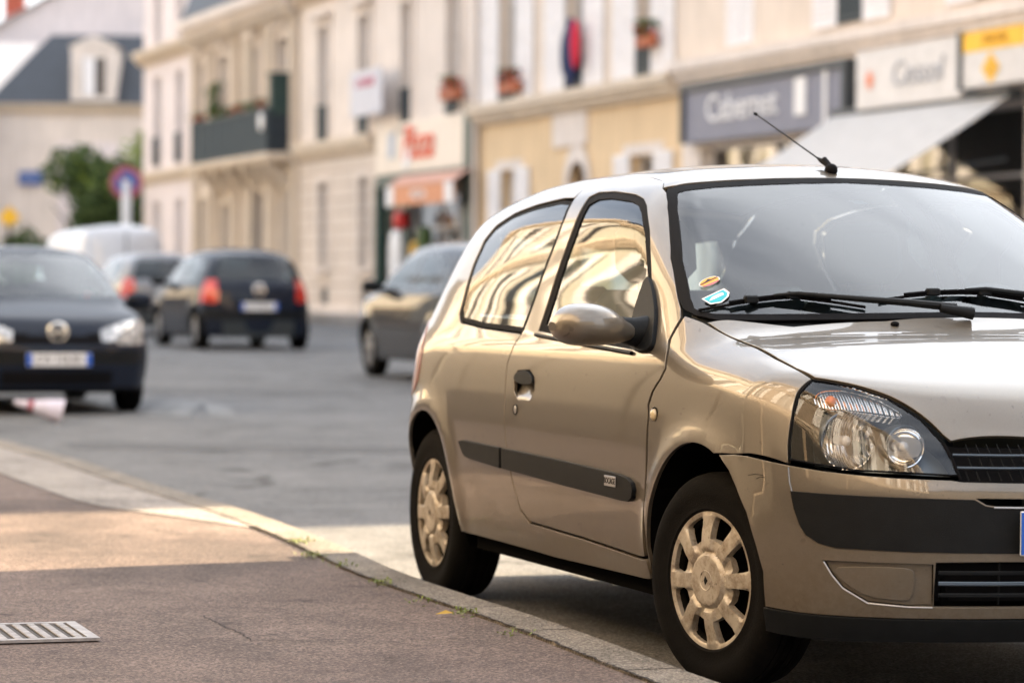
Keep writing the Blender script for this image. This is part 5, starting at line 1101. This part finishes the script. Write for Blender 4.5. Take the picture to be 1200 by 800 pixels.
for k in range(12): eb.window(4+6*k,5.2+6*k,4.6,6.8,curt=0)
bk=Bld('sun_blocking_building',(22,104,0),math.atan2(36,-16),39,'unseen tall plain block added to keep the sun off the far houses'); bk.wall(0,39,0,25,[(5+6*k,6.2+6*k,9,11) for k in range(5)],M_beige); bk.mass(0,39,24.9,m=M_beige); bk.roof(0,39,25,2)  # unseen block, added to shade the far houses from the sun
lrow(106,44,9.3,'yellow rendered building with shutters on the near side beyond the corner',M_yel,'yellow_building'); lrow(44,15,9.8,'cream building with shutters on the near side of the street',stone('grey_cream_render',(.45,.43,.39)),'cream_building'); lrow(29,17,9.0,'sunlit yellow building with shutters beside the near pavement',M_yel,'yellow_building'); lrow(12,24,9.6,'brownish stone building with shutters beside the camera',stone('brown_stone',(.34,.27,.21)),'stone_building')
# ------------------------------------------------------------------ cars in the background
def shell(S,xr,xf,step,zb=.20,zt=1.75,yw=1.0):
    nx=int((xf-xr)/step);ny=int(2*yw/step);nz_=int((zt-zb)/step)
    idx={};Vl=[];Fc=[]
    def vid(i,j,k):
        key=(i,j,k)
        if key not in idx: idx[key]=len(Vl); Vl.append((xr+(xf-xr)*i/nx,-yw+2*yw*j/ny,zb+(zt-zb)*k/nz_))
        return idx[key]
    for i in range(nx):
        for k in range(nz_):
            Fc.append((vid(i,0,k),vid(i+1,0,k),vid(i+1,0,k+1),vid(i,0,k+1))); Fc.append((vid(i,ny,k),vid(i,ny,k+1),vid(i+1,ny,k+1),vid(i+1,ny,k)))
        for j in range(ny): Fc.append((vid(i,j,nz_),vid(i+1,j,nz_),vid(i+1,j+1,nz_),vid(i,j+1,nz_)))
    for j in range(ny):
        for k in range(nz_):
            Fc.append((vid(nx,j,k),vid(nx,j+1,k),vid(nx,j+1,k+1),vid(nx,j,k+1))); Fc.append((vid(0,j,k),vid(0,j,k+1),vid(0,j+1,k+1),vid(0,j+1,k)))
    V=np.array(Vl); 
    # rays: bend towards an inner axis
    T=np.stack([np.clip(V[:,0],xr+.8,xf-.8),np.clip(V[:,1],-.25,.25),np.clip(V[:,2],zb,.62)],1)
    side=(np.abs(np.abs(V[:,1])-yw)<1e-6)&(V[:,2]<.9); 
    D=T-V; L=np.linalg.norm(D,axis=1); D/=L[:,None]
    t_=L.copy(); lo=np.zeros(len(V)); done=np.zeros(len(V),bool)
    for k in range(1,61):
        tk=L*k/60; P_=V+D*tk[:,None]; g_=S.F(*P_.T); h_=(g_<0)&~done; t_[h_]=tk[h_]; lo[h_]=(L*(k-1)/60)[h_]; done|=h_
    hi=t_.copy()
    for _ in range(16):
        m=(lo+hi)/2; P_=V+D*m[:,None]; g_=S.F(*P_.T)<0; hi=np.where(g_,m,hi); lo=np.where(g_,lo,m)
    P_=V+D*((lo+hi)/2)[:,None]; return P_,S.normal(P_),np.array(Fc)
def bgcar(name,loc,rz,label,m,S=None,step=.035,xr=-3.12,xf=.85,front=True,tail='red',plates=('front','rear'),scale=(1,1,1),windows=None,hubm=None,badge=True,lampm=None,cat='car'):
    S=S or Surf(); o=empty(name,(*loc[:2],loc[2]),rz,label,cat); o.scale=scale; V,N,Fc=shell(S,xr,xf,step); c=V[Fc].mean(1); n_=N[Fc].mean(1); x,y,z=c.T; a=np.abs(y); nx_,ny_,nz__=n_.T; wb=S.t['wb']
    reg=np.zeros(len(Fc),int); sd_=np.abs(ny_)>.55
    wins=windows or [[(-1.40,.95),(-1.46,1.32),(-1.05,1.33),(-.50,.96)],[(-1.55,.94),(-1.55,1.32),(-2.15,1.30),(-2.38,1.2),(-2.30,.97)]]
    for w_ in wins: reg[inpoly(np.stack([x,z],1),w_)&(np.abs(ny_)>.6)]=1
    reg[(nx_>.35)&(z>1.0)&(z<1.365)&(a<.70-(z-1.0)*.42)&(x<.1)]=2
    reg[(nx_<-.35)&(z>.99)&(z<1.31)&(a<.60-(z-1.0)*.40)]=3
    fl_=(nx_>.2)&(a>.36)&(a<.76)&(z>.60+.03*(a<.5))&(z<.80-.30*np.clip(.62-a,0,1))&(x>.30); reg[fl_&(y<0)]=4; reg[fl_&(y>0)]=5
    rl_=(x<-2.72)&(a>.56)&(z>.68)&(z<1.0); reg[rl_&(y<0)]=6; reg[rl_&(y>0)]=7
    reg[((nx_>.5)&(a<.36)&(z>.60)&(z<.68))|((nx_>.5)&(a<.45)&(z>.27)&(z<.38))|((x>.4)&(z<.24))]=8
    reg[(z>.43)&(z<.54)&(x>.5)&(reg==0)]=9; reg[(z>.43)&(z<.54)&(x<-2.78)&(reg==0)]=10
    ar=np.zeros(len(Fc),bool)
    for xc in (0,-wb): ar|=(np.hypot(x-xc,z-.287)<.355)&(a>.55)&(np.abs(nz__)<.85)
    reg[ar]=-1
    names={0:('body',m),1:('side_window',MT['glass']),2:('windscreen',MT['ws']),3:('rear_window',MT['glass']),4:('headlight',lampm or MT['lampc']),5:('headlight',lampm or MT['lampc']),6:('tail_light',MT[tail]),7:('tail_light',MT[tail]),8:('grille',MT['black']),9:('bumper_strip',MT['trim']),10:('bumper_strip',MT['trim'])}
    for r_,(nm,mm) in names.items():
        Fr=Fc[reg==r_]
        if not len(Fr): continue
        if r_ in (1,):
            for sg in (-1,1):
                F2=Fr[(V[Fr].mean(1)[:,1]*sg)>0]
                u=np.unique(F2); mpx={k:i for i,k in enumerate(u)}; MB().add(V[u],[tuple(mpx[q_] for q_ in f_) for f_ in F2],N[u]).build(nm,mm,o)
            continue
        u=np.unique(Fr); mpx={k:i for i,k in enumerate(u)}; MB().add(V[u],[tuple(mpx[q_] for q_ in f_) for f_ in Fr],N[u]).build(nm,mm,o)
    for xc in (0,-wb):
        for s_ in (-1,1): wheel(o,'wheel',(xc,s_*.705,.287),0,det=False,side=s_,n=40,hubmat=hubm)
    q=MB(); q.box((-wb/2,0,.30),(wb+1.1,1.0,.24)); q.box((-wb/2,0,.42),(wb-.75,1.45,.30)); q.box((-1.25,0,.80),(2.4,1.3,.1)); 
    for y_ in (-.36,.36): q.box((-1.38,y_,.85),(.14,.46,.6),bev=.04); q.box((-1.45,y_,1.23),(.1,.26,.18),bev=.04); 
    q.box((-2.2,0,.85),(.14,1.1,.5),bev=.04); q.build('cabin_floor_and_seats',MT['seat'],o)
    for s_ in (-1,1):
        q=MB(); q.ell((-.50,s_*.90,.97),(.06,.11,.07),14,8,e=.8); q.tube([(-.52,s_*.74,.93),(-.5,s_*.84,.95)],.03,8); q.build('door_mirror',m if front else MT['trim'],o,smooth=True)
    for w_ in plates:
        f_=w_=='front'; zz=.47 if f_ else .62; xx=S.march(np.array([[1.4 if f_ else -4.0,0,zz]]),np.array([[-1. if f_ else 1.,0,0]]),2.)[0][0]
        plate(o,(xx+(.03 if f_ else -.03),0,zz),(0,0,0 if f_ else math.pi),'CW 318 BV' if f_ else 'AY 574 QL')
        if badge:
            zb=.70 if f_ else .86; xx=S.march(np.array([[1.4 if f_ else -4.0,0,zb]]),np.array([[-1. if f_ else 1.,0,0]]),2.)[0][0]; q=MB()
            an=np.linspace(0,2*math.pi,25); q.tube([(xx+(.03 if f_ else -.03),.075*math.cos(t),zb+.075*math.sin(t)) for t in an],.013,6,cap=False); q.box((xx+(.02 if f_ else -.02),0,zb),(.02,.11,.025)); q.build('round_badge',MT['chrome'],o,smooth=True)
    return o
t=NT('headlamp_cluster'); t.b.inputs['Roughness'].default_value=.15; t.b.inputs['Metallic'].default_value=.5; vv=t.tex('Voronoi',14); t.col(t.ramp(vv.outputs['Distance'],[(.0,.95),(.3,.55),(.6,.30)])); t.b.inputs['Coat Weight'].default_value=1; MT['lampc']=t.m
hd=lambda dx,dy: math.atan2(dy,dx)
AW=math.atan2(.9505,-.3108); TO=AW-math.pi
def at(px,d,py=333): return ((px-600)/3600*d,d)
# navy car facing the camera, far left
x,y=at(64,24.5); bgcar('facing_car',(x-.30*.75+.02,y+.95*.75,.0),TO,'dark navy hatchback facing the camera with round chrome badge, at the left edge',MT['navy'],step=.028,plates=('front',),scale=(1.0,1.0,.945))
q=MB(); 
# dark hatch seen from behind
def rearat(px,d,L=3.04): x,y=at(px,d); return (x-.31*L,y+.95*L,float(gz(y)))
bgcar('dark_hatchback',rearat(300,44.5),AW,'dark blue hatchback seen from behind with red tail lamps and white plate',MT['navy'],step=.035,plates=('rear',),scale=(1.06,1.04,1.02),front=False)
ES=Surf(R=([-3.4,-3.0,-2.8,-2.6,-2.4,-2.1,-1.8,-1.5,-1.2,-.95,-.8,-.5],[1.36,1.40,1.42,1.435,1.445,1.45,1.452,1.455,1.447,1.427,1.405,1.34]),XR=([.1,.3,.5,.8,.95,1.1,1.3,1.45],[3.0,3.04,3.05,3.05,3.02,2.98,2.90,2.80]))
bgcar('silver_estate',rearat(192,53),AW,'silver grey car seen from behind between the white van and the dark hatchback',MT['silver'],S=ES,step=.045,plates=(),scale=(1.1,1.0,1.0),front=False,badge=False)
xf_,yf_=at(441,34.0); bgcar('black_parked_car',(xf_+.68,yf_+.2,float(gz(35))),AW,'glossy black car parked beyond the beige hatchback, half hidden behind it',MT['blackcar'],step=.035,plates=('rear',),scale=(1.05,1.02,1.02),front=False)
VS=Surf(R=([-6.5,-5.6,-5.4,-4,-2,-1.4,-1.1,-.8],[2.3,2.42,2.45,2.47,2.46,2.42,2.34,2.1]),XW=([.8,1.1,1.4,1.9,2.3,2.5],[.5,.25,-.05,-.55,-1.0,-1.3]),
 XR=([.1,.3,1,2,2.3,2.5],[5.30,5.38,5.40,5.33,5.26,5.1]),Wz=([.1,.25,.6,1.0,1.6,2.2,2.6],[.86,.93,.97,.97,.94,.88,.82]),Wx=([-5.6,-5.2,-4,0,.5,.9],[.96,.99,1,1,.96,.88]),
 H=([-1,0,.4,.7,.85],[1.25,1.15,1.05,.9,.7]),N=([0,.2,.5,.8,1.1],[.75,.84,.85,.8,.7]),wb=3.4,kr=.12)
def van(loc,rz,label):
    o=empty('panel_van',loc,rz,label,'van'); o.scale=(1,1,.83); V,N,Fc=shell(VS,-5.5,.95,.07,.3,2.7,1.15); c=V[Fc].mean(1); n_=N[Fc].mean(1); x,y,z=c.T; a=np.abs(y)
    reg=np.zeros(len(Fc),int); reg[(n_[:,0]>.3)&(z>1.3)&(z<2.2)&(a<.8)]=1; reg[(np.abs(n_[:,1])>.6)&(z>1.3)&(z<2.0)&(x>-1.5)&(x<-.5)]=2; reg[(x<-5.1)&(a>.72)&(z>.9)&(z<1.5)]=3
    for xc in (0,-3.4): reg[(np.hypot(x-xc,z-.33)<.4)&(a>.6)]=-1
    for r_,(nm,mm) in {0:('body',MT['vanw']),1:('windscreen',MT['ws']),2:('side_window',MT['glass']),3:('tail_light',MT['red'])}.items():
        Fr=Fc[reg==r_]
        if len(Fr): u=np.unique(Fr); mpx={k:i for i,k in enumerate(u)}; MB().add(V[u],[tuple(mpx[q_] for q_ in f_) for f_ in Fr],N[u]).build(nm,mm,o)
    q=MB(); q.box((-1.7,0,.55),(5.2,1.5,.4)); q.build('underbody',MT['dark'],o)
    q=MB(); q.box((-5.41,0,1.35),(.02,.02,1.9)); q.box((-5.44,.12,1.2),(.06,.05,.25)); q.build('door_seam_and_handle',MT['trim'],o)
    for xc in (0,-3.4):
        for s_ in (-1,1): wheel(o,'wheel',(xc,s_*.85,.33),0,det=False,side=s_,n=32,r=.33,wd=.2)
x,y=at(146,62); van((x-.31*5.3,y+.95*5.3,float(gz(62))),AW,'white panel van with a tall rounded body parked in front of the trees')
# toppled cone lying by the navy car
cn=empty('traffic_cone',(-3.42,23.3,.0),R_(8),'toppled white and red cone lying on the road before the navy car','cone'); 
cn.scale=(.62,.62,.62); rt=roty(R_(-78)); 
def cs(pr,nm,m):
    q=MB(); q.lathe(pr,n=24,axis=2); A=np.array(q.v)@rt.T; q.v=[tuple(p) for p in A+np.array([.02,0,.12])]; q.build(nm,m,cn,smooth=True)
cs([(.16,0),(.12,.18)],'cone_base',mat('lilac_white',(.62,.58,.68),.6)); cs([(.12,.18),(.075,.36)],'cone_body',mat('pale_cone',(.60,.56,.64),.6)); cs([(.076,.36),(.058,.43)],'cone_stripe',MT['redsign']); cs([(.058,.43),(.03,.60),(0,.605)],'cone_tip',mat('pale_cone2',(.62,.56,.62),.6))
